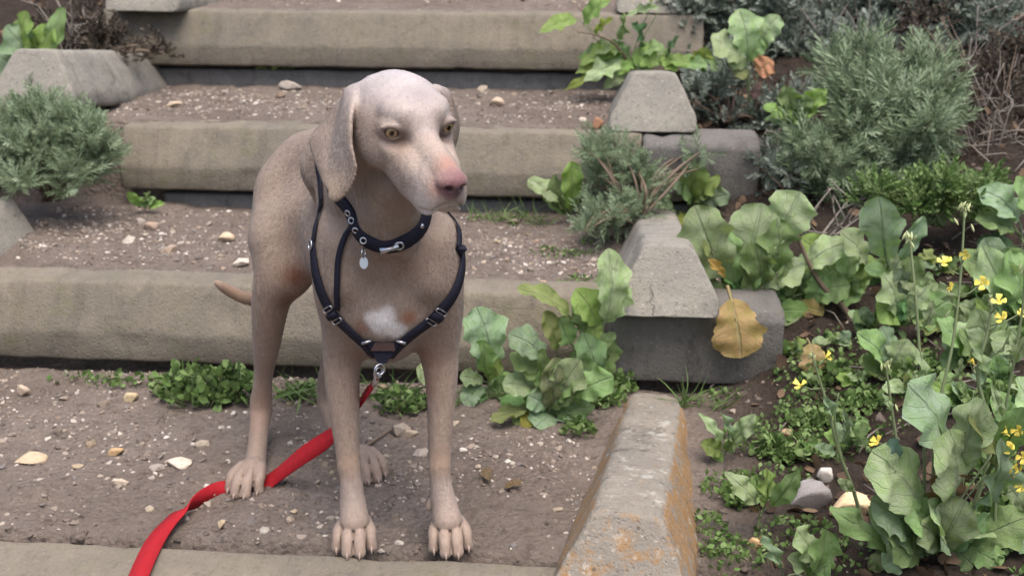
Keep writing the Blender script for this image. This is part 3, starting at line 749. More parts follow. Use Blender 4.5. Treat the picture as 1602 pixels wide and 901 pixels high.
for e, g in EYES:
    o = link('eye', em, dog); o.location = e - dog.location
    look = (g * 0.8 + hf * 0.25).normalized()
    o.rotation_euler = look.to_track_quat('Z', 'Y').to_euler()
claw_m = plain('claw horn', (0.30, 0.22, 0.18), 0.4)
for e, h, r in CLAWS:
    V, Fc = tube([e + h * (r * .5) + Vector((0, 0, .003)), e + h * (r * .5 + .006), e + h * (r * .5 + .010) - Vector((0, 0, .006))], [.0028, .0024, .0009], 6)
    part('claw', V, Fc, claw_m, dog)

def fur():
    """Short hairs: one slim blade each, combed back and down, coloured like the coat at their roots."""
    Vb, Q = dogV, dogQ
    c4 = Vb[Q]; n = np.cross(c4[:, 2] - c4[:, 0], c4[:, 3] - c4[:, 1]); ar = np.linalg.norm(n, axis=1) / 2; n = n / np.maximum(np.linalg.norm(n, axis=1, keepdims=True), 1e-12)
    cen0 = c4.mean(1); dens = np.where((cen0[:, 2] > .53) & (cen0[:, 1] < 1.70), 2.4, 1.0); w = ar * dens
    N = 190000; f = rng.choice(len(Q), N, p=w / w.sum()); uv = rng.uniform(0, 1, (N, 2)); q = c4[f]
    p = (q[:, 0] * (1 - uv[:, :1]) + q[:, 1] * uv[:, :1]) * (1 - uv[:, 1:]) + (q[:, 3] * (1 - uv[:, :1]) + q[:, 2] * uv[:, :1]) * uv[:, 1:]
    nn = n[f]; col_ = colr[Q[f, 0]]; rg = rough[Q[f, 0]]
    keep = (rg > .72) & (p[:, 2] > .012)
    for e, g in EYES: keep &= np.linalg.norm(p - np.array(e + g * .010), axis=1) > .0125
    p, nn, col_ = p[keep], nn[keep], col_[keep]; N = len(p)
    head = ((p[:, 2] > .55) & (p[:, 1] < 1.66))[:, None]
    fl = np.where(head, -np.array(hf) * .8 + np.array((0, 0, -.45)), np.where((p[:, 2] < .36)[:, None], np.array((0, -.05, -1.0)), np.array(bodydir) * .55 + np.array((0, 0, -.75))))
    ear_ = (p[:, 0] < -.195) & (p[:, 2] > .58) & (p[:, 1] < 1.66); fl[ear_] = (0.1, 0, -1)
    fl = fl + rng.normal(size=(N, 3)) * .14
    t = fl - nn * (fl * nn).sum(1, keepdims=True); t /= np.maximum(np.linalg.norm(t, axis=1, keepdims=True), 1e-9)
    d = t * .93 + nn * rng.uniform(.05, .18, (N, 1)); s_ = np.cross(d, nn); s_ /= np.maximum(np.linalg.norm(s_, axis=1, keepdims=True), 1e-9)
    L = np.where(head[:, 0], .0034, .0048)[:, None] * rng.uniform(.6, 1.3, (N, 1)); wd = .00030
    V = np.stack([p - s_ * wd, p + s_ * wd, p + d * L], 1).reshape(-1, 3); Fc = np.arange(N * 3).reshape(-1, 3)
    me = mesh('fur', V - np.array(dog.location), Fc)
    at_ = me.color_attributes.new('coat', 'FLOAT_COLOR', 'POINT'); j = rng.uniform(.88, 1.13, (N, 1))
    cc_ = np.repeat(np.concatenate([np.clip(col_ * j, 0, 1), np.full((N, 1), .8)], 1), 3, 0); at_.data.foreach_set('color', cc_.astype(np.float32).ravel())
    me.normals_split_custom_set_from_vertices(np.repeat((nn * .8 + d * .15), 3, 0).tolist())
    m = NT('hair'); a = m.n('Attribute', attribute_name='coat'); m.set(Base_Color=a.outputs['Color'], Roughness=.42); m.b.inputs['Specular IOR Level'].default_value = .55
    me.materials.append(m.m); o = link('fur', me, dog); o['kind'] = 'stuff'
fur()
# ------------------------------------------------------------------ harness, collar, lead
def ribbon(pts, nrm, width, thick=0.0022, closed=False):
    """A band with real thickness; width direction = normal x tangent; width may vary."""
    n = len(pts); V, Fc = [], []
    for i, p in enumerate(pts):
        a, b = (pts[(i - 1) % n], pts[(i + 1) % n]) if closed else (pts[max(i - 1, 0)], pts[min(i + 1, n - 1)])
        t = (b - a).normalized(); nn = Vector(nrm[i]).normalized(); w = nn.cross(t).normalized(); nn = t.cross(w).normalized()
        hw = (width[i] if hasattr(width, '__len__') else width) / 2
        V += [p + w * hw, p - w * hw, p - w * hw + nn * thick, p + w * hw + nn * thick]
    m = n if closed else n - 1
    for i in range(m):
        a, b = i * 4, ((i + 1) % n) * 4
        for k in range(4): Fc.append((a + k, a + (k + 1) % 4, b + (k + 1) % 4, b + k))
    if not closed: Fc += [(3, 2, 1, 0), tuple(range((n - 1) * 4, n * 4))]
    return V, Fc
def webbing(name, rgb, rough=0.75, sc=900):
    t = NT(name); p = t.obj()
    w = t.n('TexWave', {'Vector': p, 'Scale': sc / 6, 'Distortion': 0.6, 'Detail': 1.0}, wave_type='BANDS', bands_direction='DIAGONAL').outputs['Fac']
    nz = t.noise(p, 90, 4); f = t.math('ADD', t.math('MULTIPLY', w, 0.5), t.math('MULTIPLY', nz, 0.5))
    t.set(Base_Color=t.mix(f, tuple(c * 0.5 for c in rgb), tuple(min(1, c * 1.4) for c in rgb)), Roughness=rough, Normal=t.bump(w, 0.4, 0.0015)); t.b.inputs['Specular IOR Level'].default_value = 0.3
    return t.m
M['black'] = webbing('black webbing', (0.010, 0.010, 0.022))
M['red'] = webbing('red webbing', (0.36, 0.009, 0.016), 0.8, 1500)
M['leather'] = plain('brown leather', (0.06, 0.03, 0.025), 0.5)
M['steel'] = plain('steel', (0.55, 0.55, 0.57), 0.33, 1.0)

def wrap(pix, n=7, lift=0.0025):
    """Pixels -> smooth path on the dog's coat with normals."""
    pp = spline([Vector((x, y, 0)) for x, y in pix], n); pts, nr = [], []
    last = None
    for q in pp:
        h, no = onray(q.x, q.y)
        pts.append(h); nr.append(no)
    for _ in range(3):                               # smooth out, stay on or above the coat
        pts = [pts[0]] + [(pts[i - 1] + pts[i] * 2 + pts[i + 1]) / 4 for i in range(1, len(pts) - 1)] + [pts[-1]]
        nr = [nr[0]] + [(nr[i - 1] + nr[i] * 2 + nr[i + 1]).normalized() for i in range(1, len(nr) - 1)] + [nr[-1]]
    out = []
    for p, nn in zip(pts, nr):
        h = dog_bvh.find_nearest(p)
        if h[0] is not None and (p - h[0]).dot(h[1]) < lift: p = h[0] + h[1] * lift
        out.append(p)
    return out, nr
def over(way, n=8, lift=0.003):                      # path over the coat through points outside it
    pts, nr = [], []
    for q in spline(way, n):
        h = dog_bvh.find_nearest(q); pts.append(h[0] + h[1] * lift); nr.append(h[1])
    for _ in range(3):
        pts = [pts[0]] + [(pts[i - 1] + pts[i] * 2 + pts[i + 1]) / 4 for i in range(1, len(pts) - 1)] + [pts[-1]]
    return pts, nr
def torus(c, nrm, R0, r, n=20, m=6, sx=1.0, xdir=None):
    c, nz = Vector(c), Vector(nrm).normalized(); a = Vector(xdir) if xdir is not None else nz.orthogonal()
    a = (a - nz * a.dot(nz)).normalized(); b = nz.cross(a); V, Fc = [], []
    for i in range(n):
        w = 2 * math.pi * i / n
        ca, sb = math.cos(w), math.sin(w)
        if sx != 1.0:                                 # squarish frame
            e = 0.45; ca = math.copysign(abs(ca) ** e, ca); sb = math.copysign(abs(sb) ** e, sb)
        d = a * (ca * sx) + b * sb; dn = d.normalized()
        for j in range(m):
            q = 2 * math.pi * j / m
            V.append(c + d * R0 + dn * (math.cos(q) * r) + nz * (math.sin(q) * r))
    for i in range(n):
        for j in range(m):
            Fc.append((i * m + j, ((i + 1) % n) * m + j, ((i + 1) % n) * m + (j + 1) % m, i * m + (j + 1) % m))
    return V, Fc

harness = link('harness', None, dog); harness['label'] = 'black webbing harness crossing the chest'
pl, nl = wrap([(492, 384), (497, 428), (509, 466), (523, 490), (547, 515), (572, 538), (590, 557)])
pr, nr_ = wrap([(721, 388), (720, 420), (708, 458), (681, 493), (650, 516), (622, 540), (606, 557)])
part('strap', *ribbon(pl, nl, 0.0185), M['black'], harness)
part('strap', *ribbon(pr, nr_, 0.0185), M['black'], harness)
pu, nu_ = wrap([(492, 384), (496, 360), (502, 330), (506, 316)], 6)
part('strap', *ribbon(pu, nu_, 0.011), M['black'], harness)
WI = P(548, 232, 1.80)
ub, un = over([pu[-1], WI + Vector((-.048, -.03, .0)), WI + Vector((-.01, .02, .09)), WI + Vector((.06, .06, .10)), WI + Vector((.15, .02, -.02)), pr[0] + Vector((.02, .03, .03)), pr[0]])
part('strap', *ribbon(ub, un, 0.014), M['black'], harness)
q, nq = wrap([(557, 352), (546, 366), (537, 384), (531, 410), (530, 445), (530, 482)], 6, 0.004)
part('strap', *ribbon(q, nq, 0.0085), M['black'], harness)
def buckle(pts, nrm, i):
    t = (pts[i + 1] - pts[i - 1]).normalized(); n = nrm[i]
    for d in (-.011, .011):
        part('buckle', *torus(pts[i] + t * d + n * .003, n, .0105, .0014, 24, 6, 0.30, t), M['steel'], harness)
    part('strap_keeper', *ribbon([pts[i - 1] + n * .003, pts[i] + n * .004, pts[i + 1] + n * .003], [n] * 3, 0.0215, 0.003), M['black'], harness)
bi = min(range(len(pl)), key=lambda i: (pl[i] - onray(522, 489)[0]).length); buckle(pl, nl, bi)
bi = min(range(len(pr)), key=lambda i: (pr[i] - onray(681, 493)[0]).length); buckle(pr, nr_, bi)
part('ring', *torus(pl[0] + nl[0] * .004, nl[0], .007, .0016), M['steel'], harness)
# breast patch
tri = [onray(574, 533)[0], onray(628, 533)[0], P(605, 566, 1.672), P(592, 566, 1.672)]
tn = (tri[1] - tri[0]).cross(tri[2] - tri[0]).normalized()
if tn.y > 0: tn = -tn
tri = [p + Vector((0, -.006, 0)) for p in tri]
def slab(poly, n, th): 
    k = len(poly); V = [p for p in poly] + [p - n * th for p in poly]
    Fc = [tuple(range(k)), tuple(range(2 * k - 1, k - 1, -1))] + [(i, i + k, (i + 1) % k + k, (i + 1) % k) for i in range(k)]
    return V, Fc
part('breast_patch', *slab(tri, tn, .006), M['black'], harness, False)
lt = [tri[0] * .75 + tri[1] * .25 , tri[0] * .2 + tri[1] * .8, tri[1] * .62 + tri[2] * .38, tri[0] * .62 + tri[3] * .38]
part('leather_pad', *slab([p + tn * .004 for p in lt], tn, .004), M['leather'], harness, False)
for k in (0, 1): part('rivet_bar', *tube([tri[k] + tn * .003 + Vector((-.007, 0, .003 if k else -.001)), tri[k] + tn * .003 + Vector((.007, 0, -.001 if k else .003))], .0024, 8), M['steel'], harness)
ringp = P(594, 578, 1.664)
part('ring', *torus(ringp, (0.6, -0.8, 0), .0085, .0018), M['steel'], harness)

# collar round the neck: a slanted section of the neck
collar = link('collar', None, dog); collar['label'] = 'black collar with silver fittings'
c1, c2, c3 = onray(543, 318)[0], onray(608, 384)[0], onray(655, 352)[0]
cn = (c2 - c1).cross(c3 - c1).normalized()
cc = (c1 + c2 + c3) / 3; cc = cc + (P(590, 290, 1.715) - cc) * 0.75; cc = cc - cn * (cc - c1).dot(cn)
ex = (c2 - cc).normalized(); ex = (ex - cn * ex.dot(cn)).normalized(); ey = cn.cross(ex); cp, cnr = [], []
for i in range(64):
    w = 2 * math.pi * i / 64; d = ex * math.cos(w) + ey * math.sin(w)
    h = dog_bvh.ray_cast(cc, d, 0.16)
    rr_ = min((h[0] - cc).length, 0.115) if h[0] is not None else 0.08
    cp.append(rr_)
for _ in range(4): cp = [(cp[i - 1] + 2 * cp[i] + cp[(i + 1) % 64]) / 4 for i in range(64)]
ring_pts = [cc + (ex * math.cos(2 * math.pi * i / 64) + ey * math.sin(2 * math.pi * i / 64)) * (cp[i] + .003) for i in range(64)]
ring_n = [((p - cc).normalized() + (EYE - p).normalized() * 0.7).normalized() for p in ring_pts]
part('band', *ribbon(ring_pts, ring_n, [0.021 + 0.014 * max(0, math.sin(2 * math.pi * i / 64) * (1 if ring_pts[16].x > ring_pts[48].x else -1)) for i in range(64)], 0.003, True), M['black'], collar)
def near_ring(px, py):
    tgt = P(px, py, 1.64); i = min(range(64), key=lambda i: (ring_pts[i] - tgt).length - (0.02 if ring_pts[i].y < cc.y else 0)); return ring_pts[i], ring_n[i]
for k, (px, py) in enumerate(((545, 322), (549, 334), (566, 362), (576, 371))):
    p, n = near_ring(px, py); part('chain_link', *torus(p + n * .0055, (n + Vector((0, 0, .5 * (k % 2)))).normalized(), .0042, .0014, 14, 6), M['steel'], collar)
p, n = near_ring(614, 386); t0 = near_ring(625, 384)[0] - p; t0 = t0.normalized() if t0.length > 1e-4 else XA
part('buckle_plate', *join([tube([p + n * .006 - t0 * .013, p + n * .007, p + n * .006 + t0 * .013], [.0055, .0032, .0055], 8), torus(p + n * .006 + t0 * .014, n, .006, .0018, 14, 6)]), M['steel'], collar)
p2, n2 = near_ring(652, 350); part('rivet', *tube([p2 + n2 * .003, p2 + n2 * .0065], [.004, .003], 10), M['steel'], collar)
p, n = near_ring(574, 378); q0 = p + n * .008 - Vector((0, 0, .016))
part('tag_ring', *torus(q0, (1, -.3, 0), .0065, .0012), M['steel'], collar)
disc = [q0 + Vector((math.cos(w) * .006, -.002 + math.sin(w) * .002, -.014 + math.sin(w) * .0085)) for w in np.linspace(0, 2 * math.pi, 16, endpoint=False)]
part('name_tag', *slab(disc, Vector((0, -1, 0)), .0018), M['steel'], collar, False)
# red lead
lead_root = P(583, 600, 1.70)
path = [P(590, 588, 1.668), P(583, 602, 1.70), P(570, 618, 1.75), P(548, 648, 1.80), P(517, 682, 1.83), P(468, 716, 1.845), P(424, 750, 1.868), G(398, 768, .004), G(372, 762, .006), G(340, 768, .012), G(300, 788, .016), G(268, 815, .010), G(240, 852, .010), G(212, 915, .016), G(196, 975, .02)]
wd = [Vector((.3, 0, 1)), Vector((.3, 0, 1)), Vector((.4, .2, 1)), Vector((.5, .4, 1)), Vector((.45, .3, 1)), Vector((.25, .4, 1)), Vector((.1, .9, .75)), Vector((0, 1, .05)), Vector((.1, 1, .15)), Vector((.35, .9, .45)), Vector((.6, .8, .35)), Vector((.9, .55, .2)), Vector((1, .35, -.05)), Vector((1, .25, .0)), Vector((1, .2, .1))]
lead = tag(empty('leash', G(398, 768, 0.0)), 'red webbing leash running from the harness under the hind paw to the bottom edge', 'leash')
sp, sw = spline(path, 8), spline(wd, 8)
nrm = []
for i in range(len(sp)):
    t = (sp[min(i + 1, len(sp) - 1)] - sp[max(i - 1, 0)]).normalized(); nrm.append(t.cross(sw[i]).normalized())
lV, lF = ribbon(sp, nrm, [0.012 if i < 8 else min(0.030, 0.012 + (i - 8) * .002) for i in range(len(sp))], .0022)
part('webbing', lV, lF, M['red'], lead)
cl = P(589, 586, 1.667)
part('snap_hook', *join([tube([cl + Vector((.002, 0, .004)), cl + Vector((-.002, .004, -.012)), cl + Vector((-.006, .010, -.022))], [.0036, .0046, .0034], 8), torus(cl + Vector((.003, 0, .004)), (.8, -.6, 0), .008, .0022)]), M['steel'], lead)
# ------------------------------------------------------------------ plants: leaves
def leaf_mat():
    t = NT('leaf'); oi = t.n('ObjectInfo'); uv = t.n('UVMap', uv_map='UVMap').outputs[0]
    s = t.n('SeparateXYZ', {'Vector': uv}); u, v = s.outputs[0], s.outputs[1]
    av = t.math('ABSOLUTE', t.math('SUBTRACT', v, 0.5))
    rib = t.step(av, 0.045, 0.012)
    sv = t.math('ABSOLUTE', t.math('SINE', t.math('MULTIPLY', t.math('SUBTRACT', t.math('MULTIPLY', u, 6.0), t.math('MULTIPLY', av, 4.5)), 3.14159)))
    vein = t.math('MULTIPLY', t.step(sv, 0.16, 0.03), 0.45)
    p = t.obj(); n1 = t.noise(p, 7, 4); n2 = t.noise(p, 42, 4, 0.7)
    h = t.n('HueSaturation', {'Hue': t.math('ADD', 0.485, t.math('MULTIPLY', oi.outputs['Random'], 0.03)), 'Saturation': 0.95,
                              'Value': t.math('ADD', 0.78, t.math('MULTIPLY', oi.outputs['Random'], 0.45)), 'Color': oi.outputs['Color']}).outputs[0]
    c = t.mix(t.step(n1, 0.35, 0.7), h, t.mix(1.0, h, (0.72, 0.86, 0.55), 'MULTIPLY'))
    c = t.mix(t.math('MULTIPLY', t.step(n2, 0.55, 0.75), 0.4), c, t.mix(1.0, h, (0.6, 0.62, 0.5), 'MULTIPLY'))
    c = t.mix(t.math('MULTIPLY', t.math('MAXIMUM', rib, vein), 0.5), c, t.mix(0.55, h, (0.30, 0.36, 0.22)))
    c = t.mix(t.math('MULTIPLY', t.step(t.noise(p, 19, 3), 0.68, 0.74), 0.6), c, (0.16, 0.11, 0.045))
    hgt = t.math('SUBTRACT', t.math('MULTIPLY', n2, 0.6), t.math('MAXIMUM', t.math('MULTIPLY', rib, 1.0), vein))
    t.set(Base_Color=c, Roughness=0.55, Normal=t.bump(hgt, 0.7, 0.006)); t.b.inputs['Specular IOR Level'].default_value = 0.5
    tr = t.n('BsdfTranslucent', {'Color': t.mix(1.0, c, (1.0, 1.1, 0.5), 'MULTIPLY')})
    mx = t.n('MixShader', {0: 0.30}); t.t.links.new(t.b.outputs[0], mx.inputs[1]); t.t.links.new(tr.outputs[0], mx.inputs[2]); t.t.links.new(mx.outputs[0], t.out.inputs[0])
    return t.m
M['leaf'] = leaf_mat()
def stem_mat(name, a, b):
    t = NT(name); p = t.obj(); n = t.noise(t.n('Mapping', {'Vector': p, 'Scale': (40, 40, 12)}).outputs[0], 3, 4)
    t.set(Base_Color=t.mix(n, a, b), Roughness=0.7, Normal=t.bump(n, 0.5, 0.003)); return t.m
M['stem'] = stem_mat('green stem', (0.13, 0.17, 0.07), (0.22, 0.26, 0.13))
M['wood'] = stem_mat('woody stem', (0.09, 0.06, 0.04), (0.20, 0.145, 0.10))
M['drywood'] = stem_mat('dry twig', (0.13, 0.105, 0.085), (0.30, 0.26, 0.22))

def leaf_mesh(kind, seed):
    r = random.Random(seed); nu, cols = 20, (-1, -0.66, -.3, 0, .3, 0.66, 1)
    pf = {'mustard': .22, 'round': .34, 'oblong': .26, 'jagged': .12}[kind]
    ph, ph2 = r.uniform(0, 6), r.uniform(0, 6); arch = r.uniform(.05, .13); cup = r.uniform(-.10, .22); bend = r.uniform(-.10, .10); wav = r.uniform(.06, .12); twist = r.uniform(-.35, .35)
    V, Fc, UVs = [], [], []
    def w(t):
        if kind == 'round': return max(0.0, 1 - (2 * t - 1) ** 2) ** .5 * (1 + .04 * math.sin(9 * t + ph))
        if kind == 'oblong': return math.sin(math.pi * t ** .9) ** .75
        if kind == 'jagged': return (math.sin(math.pi * t ** .8) ** .7) * (0.72 + .28 * abs(math.sin(t * 12 + ph)))
        b = (t ** .75) * max(0.0, 1 - t ** 3.2) ** .55 * 1.25
        return b * (1 + .11 * math.sin(t * 19 + ph) + .05 * math.sin(t * 41 + ph2)) + (.18 * abs(math.sin(t * 11)) if t < .3 else 0)
    for i in range(nu + 1):
        t = i / nu; x = pf + (1 - pf) * t
        ww = 0.5 * w(min(max(t, 0.012), 0.988))
        for c in cols:
            jag = 1 + (.07 * math.sin(23 * t + ph2 + (2 if c > 0 else 0)) if abs(c) == 1 else 0)
            y = c * ww * jag
            z = arch * math.sin(math.pi * x) * 1.4 + cup * abs(c) ** 1.6 * ww + wav * abs(c) * math.sin(16 * t + ph + c * 2) * ww * 1.6 - (0.02 if c == 0 else 0) * ww
            z += ww * .10 * mn.noise(Vector((t * 6 + ph, c * 2.2 + ph2, seed * .1))) + ww * .05 * mn.noise(Vector((t * 14, c * 5, seed * .3)))
            y2 = y * math.cos(twist * t); z += y * math.sin(twist * t) * .6
            V.append((x - (0.02 * abs(c) if kind != 'oblong' else 0), y2 + bend * math.sin(math.pi * x), z)); UVs.append((t, (c + 1) / 2))
    k = len(cols)
    for i in range(nu):
        for j in range(k - 1): Fc.append((i * k + j, (i + 1) * k + j, (i + 1) * k + j + 1, i * k + j + 1))
    o = len(V); pr = .016 if kind != 'jagged' else .012
    ts = [0, pf * .5, pf, pf + (1 - pf) * .35, pf + (1 - pf) * .7]
    for i, x in enumerate(ts):
        rr = pr * (1 - .8 * x)
        for a in range(4):
            V.append((x, math.cos(a * math.pi / 2) * rr * 2.0 + bend * math.sin(math.pi * x), arch * math.sin(math.pi * x) * 1.4 - .006 + math.sin(a * math.pi / 2) * rr)); UVs.append((0.02, 0.5))
    for i in range(len(ts) - 1):
        for a in range(4): Fc.append((o + i * 4 + a, o + i * 4 + (a + 1) % 4, o + (i + 1) * 4 + (a + 1) % 4, o + (i + 1) * 4 + a))
    me = mesh('leaf', V, Fc, M['leaf']); uvl = me.uv_layers.new(name='UVMap')
    li = np.zeros(len(me.loops), np.int32); me.loops.foreach_get('vertex_index', li)
    uvl.data.foreach_set('uv', np.array(UVs, np.float32)[li].ravel())
    return me
LEAF = {k: [leaf_mesh(k, 100 * i + 7 * j) for j in range(5)] for i, k in enumerate(('mustard', 'round', 'oblong', 'jagged'))}
GREEN, PALEG, TEAL, BRIGHT, OLIVE = (0.235, 0.335, 0.13), (0.375, 0.455, 0.255), (0.27, 0.36, 0.23), (0.265, 0.38, 0.095), (0.235, 0.26, 0.09)
YELLOW, TAN, PINKL, BROWN, DARKG = (0.46, 0.27, 0.075), (0.46, 0.31, 0.14), (0.52, 0.21, 0.12), (0.19, 0.115, 0.06), (0.07, 0.14, 0.05)
pr_ = random.Random(21)
def put_leaf(parent, base, tip, width, colour, kind, flat=None):
    base, tip = Vector(base), Vector(tip); x = tip - base; L = x.length
    if L < 1e-4: return
    x.normalize()
    n = flat if flat is not None else Vector((pr_.uniform(-.5, .5), -.75 + pr_.uniform(-.3, .3), .75 + pr_.uniform(-.3, .3)))
    z = (n - x * n.dot(x))
    if z.length < 1e-3: z = x.orthogonal()
    z.normalize(); y = z.cross(x)
    o = link('leaf', pr_.choice(LEAF[kind]), parent)
    sy = width * pr_.choice((1, -1)) if kind != 'x' else width
    zs = L
    o.matrix_local = Matrix(((x.x * L, y.x * sy, z.x * zs, base.x - parent.location.x), (x.y * L, y.y * sy, z.y * zs, base.y - parent.location.y), (x.z * L, y.z * sy, z.z * zs, base.z - parent.location.z), (0, 0, 0, 1)))
    j = pr_.uniform(.85, 1.15); o.color = (*[min(1, c * j) for c in colour], 1)
    return o
def plant(name, label, base_px, leaves, colour=GREEN, kind='mustard', group=None, cat='plant', Y=None, stems=(), dt=-.03, fill=0, spread=None, stem_mat_='stem'):
    """Leaves are (base x, base y, tip x, tip y, width in px[, colour[, kind[, dY base, dY tip]]]); base x None = the plant's crown."""
    b = hit(*base_px) if Y is None else P(*base_px, Y)
    root = empty(name, b); tag(root, label, cat, group); m = mpx(b.y, b.z)
    for lf in leaves:
        bx, by, tx, ty, w = lf[:5]; c = lf[5] if len(lf) > 5 and lf[5] else colour; k = lf[6] if len(lf) > 6 and lf[6] else kind
        d0, d1 = lf[7] if len(lf) > 7 else (pr_.uniform(-.01, .01), dt + pr_.uniform(-.02, .02))
        pb = b + Vector((0, 0, .005)) if bx is None else P(bx, by, b.y + d0)
        pt = P(tx, ty, b.y + d1)
        for q in (pb, pt):
            hz_ = height(q.x, q.y)[0] + .004
            if q.z < hz_: q.z = hz_
        if bx is not None and (pb - b).length > .03:
            part('stem', *tube(spline([b, (b + pb) / 2 + Vector((0, .004, .006)), pb], 3), [.0019, .0018, .0017, .0016, .0015, .0014, .0013], 5), M['stem'], root)
        put_leaf(root, pb, pt, w * m * (1.45 if k == 'mustard' else 1.12), c, k)
    for st in stems:                                # (radius px, [(x, y, dY), ...])
        pts = spline([P(x, y, b.y + d) for x, y, d in st[1]], 5); r0 = st[0] * m
        V, Fc = tube(pts, list(np.linspace(r0, r0 * .45, len(pts))), 7)
        part('stem', V, Fc, M[st[2] if len(st) > 2 else stem_mat_], root)
    if fill:                                        # more leaves low in the crown
        sx, sy = spread
        for _ in range(fill):
            a = pr_.uniform(0, 6.28); rr = pr_.uniform(.4, 1.0)
            tx, ty = base_px[0] + math.cos(a) * sx * rr, base_px[1] - .35 * sy + math.sin(a) * sy * rr
            pt = P(tx, ty, b.y + pr_.uniform(-.04, .06)); hz_ = height(pt.x, pt.y)[0] + .006
            if pt.z < hz_: pt.z = hz_
            put_leaf(root, b + Vector((0, 0, .004)), pt, pr_.uniform(.4, .62) * (pt - b).length, tuple(c * pr_.uniform(.7, 1.05) for c in colour), kind)
    return root

plant('mustard_plant', 'leafy mustard rosette just right of the dog\'s front leg', (766, 622), [
    (764, 590, 745, 480, 62, TEAL), (765, 590, 756, 532, 34), (764, 598, 719, 588, 24, PALEG), (766, 602, 764, 708, 56, GREEN), (765, 602, 724, 672, 30, TEAL), (765, 606, 744, 636, 20),
    (766, 600, 796, 640, 24), (690, 610, 652, 574, 30, PALEG), (764, 600, 780, 560, 30, BRIGHT), (700, 618, 668, 606, 20)], fill=16, spread=(56, 60), stems=[(3, [(766, 622, 0), (765, 600, 0), (764, 560, 0)])])
plant('mustard_plant', 'bushy mustard with overlapping leaves below the cracked block', (856, 652), [
    (848, 622, 786, 600, 38, PALEG), (856, 570, 796, 522, 44, TEAL), (852, 585, 797, 556, 32), (856, 610, 872, 566, 32, PALEG), (866, 632, 908, 562, 48, PALEG), (880, 630, 960, 588, 42, GREEN), (860, 645, 838, 694, 46, TEAL),
    (852, 650, 768, 658, 30, OLIVE), (852, 648, 802, 664, 28), (864, 645, 914, 652, 32, TEAL), (848, 655, 814, 692, 20, (.33, .30, .04)), (858, 615, 846, 575, 30), (866, 615, 850, 545, 28), (876, 640, 895, 600, 30),
    (860, 640, 826, 618, 34, TEAL), (856, 610, 822, 560, 34)], fill=26, spread=(78, 80), stems=[(4, [(856, 652, 0), (846, 628, 0), (836, 610, -.01)])], dt=-.04)
plant('mustard_plant', 'tall mustard sprout leaning against the cracked block, with a browned leaf tip', (934, 622), [
    (905, 512, 808, 450, 34, OLIVE), (900, 545, 874, 496, 44, GREEN), (872, 560, 852, 486, 30, OLIVE), (935, 520, 900, 452, 44, BRIGHT), (940, 520, 952, 388, 50, PALEG), (940, 515, 974, 436, 42, PALEG), (938, 550, 912, 586, 24),
    (930, 548, 926, 490, 28, BRIGHT), (918, 535, 896, 476, 26), (938, 560, 962, 520, 22)], stems=[(3.5, [(934, 622, 0), (938, 560, 0), (942, 510, 0), (944, 470, 0)]), (2.5, [(938, 552, 0), (915, 522, 0), (888, 490, -.01)])], dt=-.01, Y=None, fill=10, spread=(42, 90))
plant('sprout', 'small pale green sprout in front of the second riser', (892, 346), [
    (None, 0, 826, 280, 30, PALEG), (None, 0, 894, 252, 32, BRIGHT), (None, 0, 868, 272, 22, GREEN), (None, 0, 914, 304, 9, PALEG, 'oblong'), (None, 0, 850, 296, 20)], dt=-.03)
plant('mustard_plant', 'bright young mustard in front of the second riser\'s right end', (1078, 340), [
    (1076, 322, 1050, 272, 30, PALEG), (1080, 316, 1072, 250, 11, TEAL), (1080, 318, 1092, 258, 38, BRIGHT), (1084, 320, 1127, 278, 38, BRIGHT), (1084, 322, 1142, 304, 26, TEAL), (1058, 330, 1020, 311, 22, PALEG, 'round'), (1074, 335, 1066, 352, 20, (.3, .33, .06)),
    (1080, 320, 1108, 290, 30), (1080, 322, 1070, 290, 26)], dt=-.05)
mu = plant('mustard_plant', 'large mustard with broad scalloped leaves right of the cracked block', (1172, 492), [
    (1150, 450, 1086, 322, 70, PALEG), (1158, 450, 1192, 318, 72, PALEG), (1205, 395, 1252, 300, 64, PALEG), (1205, 440, 1216, 342, 50, GREEN), (1172, 450, 1260, 412, 50, PALEG), (1186, 455, 1220, 460, 22, TEAL),
    (1240, 440, 1328, 378, 46, PALEG), (1355, 430, 1314, 362, 42, PALEG), (1262, 480, 1330, 446, 46), (1350, 455, 1350, 400, 40, BRIGHT), (1212, 480, 1246, 536, 36, PALEG), (1240, 480, 1290, 488, 42, (.28, .21, .06)),
    (1120, 420, 1104, 372, 40, OLIVE), (1160, 455, 1130, 360, 44), (1200, 455, 1180, 380, 40), (1240, 470, 1228, 410, 44), (1150, 455, 1190, 440, 32), (1260, 480, 1290, 430, 36)], fill=26, spread=(110, 110), dt=-.04,
    stems=[(6, [(1325, 585, -.06), (1330, 505, -.05), (1318, 480, -.04), (1285, 445, -.03), (1262, 405, -.03), (1240, 350, -.02)], 'wood'), (2.5, [(1172, 492, 0), (1160, 440, 0), (1182, 360, -.01)]), (2, [(1225, 470, 0), (1190, 445, 0), (1150, 462, 0)])])
yl = put_leaf(mu, P(1138, 446, 2.30), P(1160, 560, 2.235), 116 * .00118, (0.50, 0.32, 0.12), 'mustard', Vector((.1, -1, .15))); yl['label'] = 'large yellow withered leaf hanging over the beam end'
ty = hit(1270, 590).y; tl = put_leaf(mu, P(1262, 528, ty + .02), P(1272, 584, ty - .03), 60 * .0012, TAN, 'mustard', Vector((0, -1, .3))); tl['label'] = 'pale tan withered leaf'
put_leaf(mu, P(1135, 440, mu.location.y - .06), P(1108, 405, mu.location.y - .08), 20 * .0012, (.4, .22, .05), 'mustard')
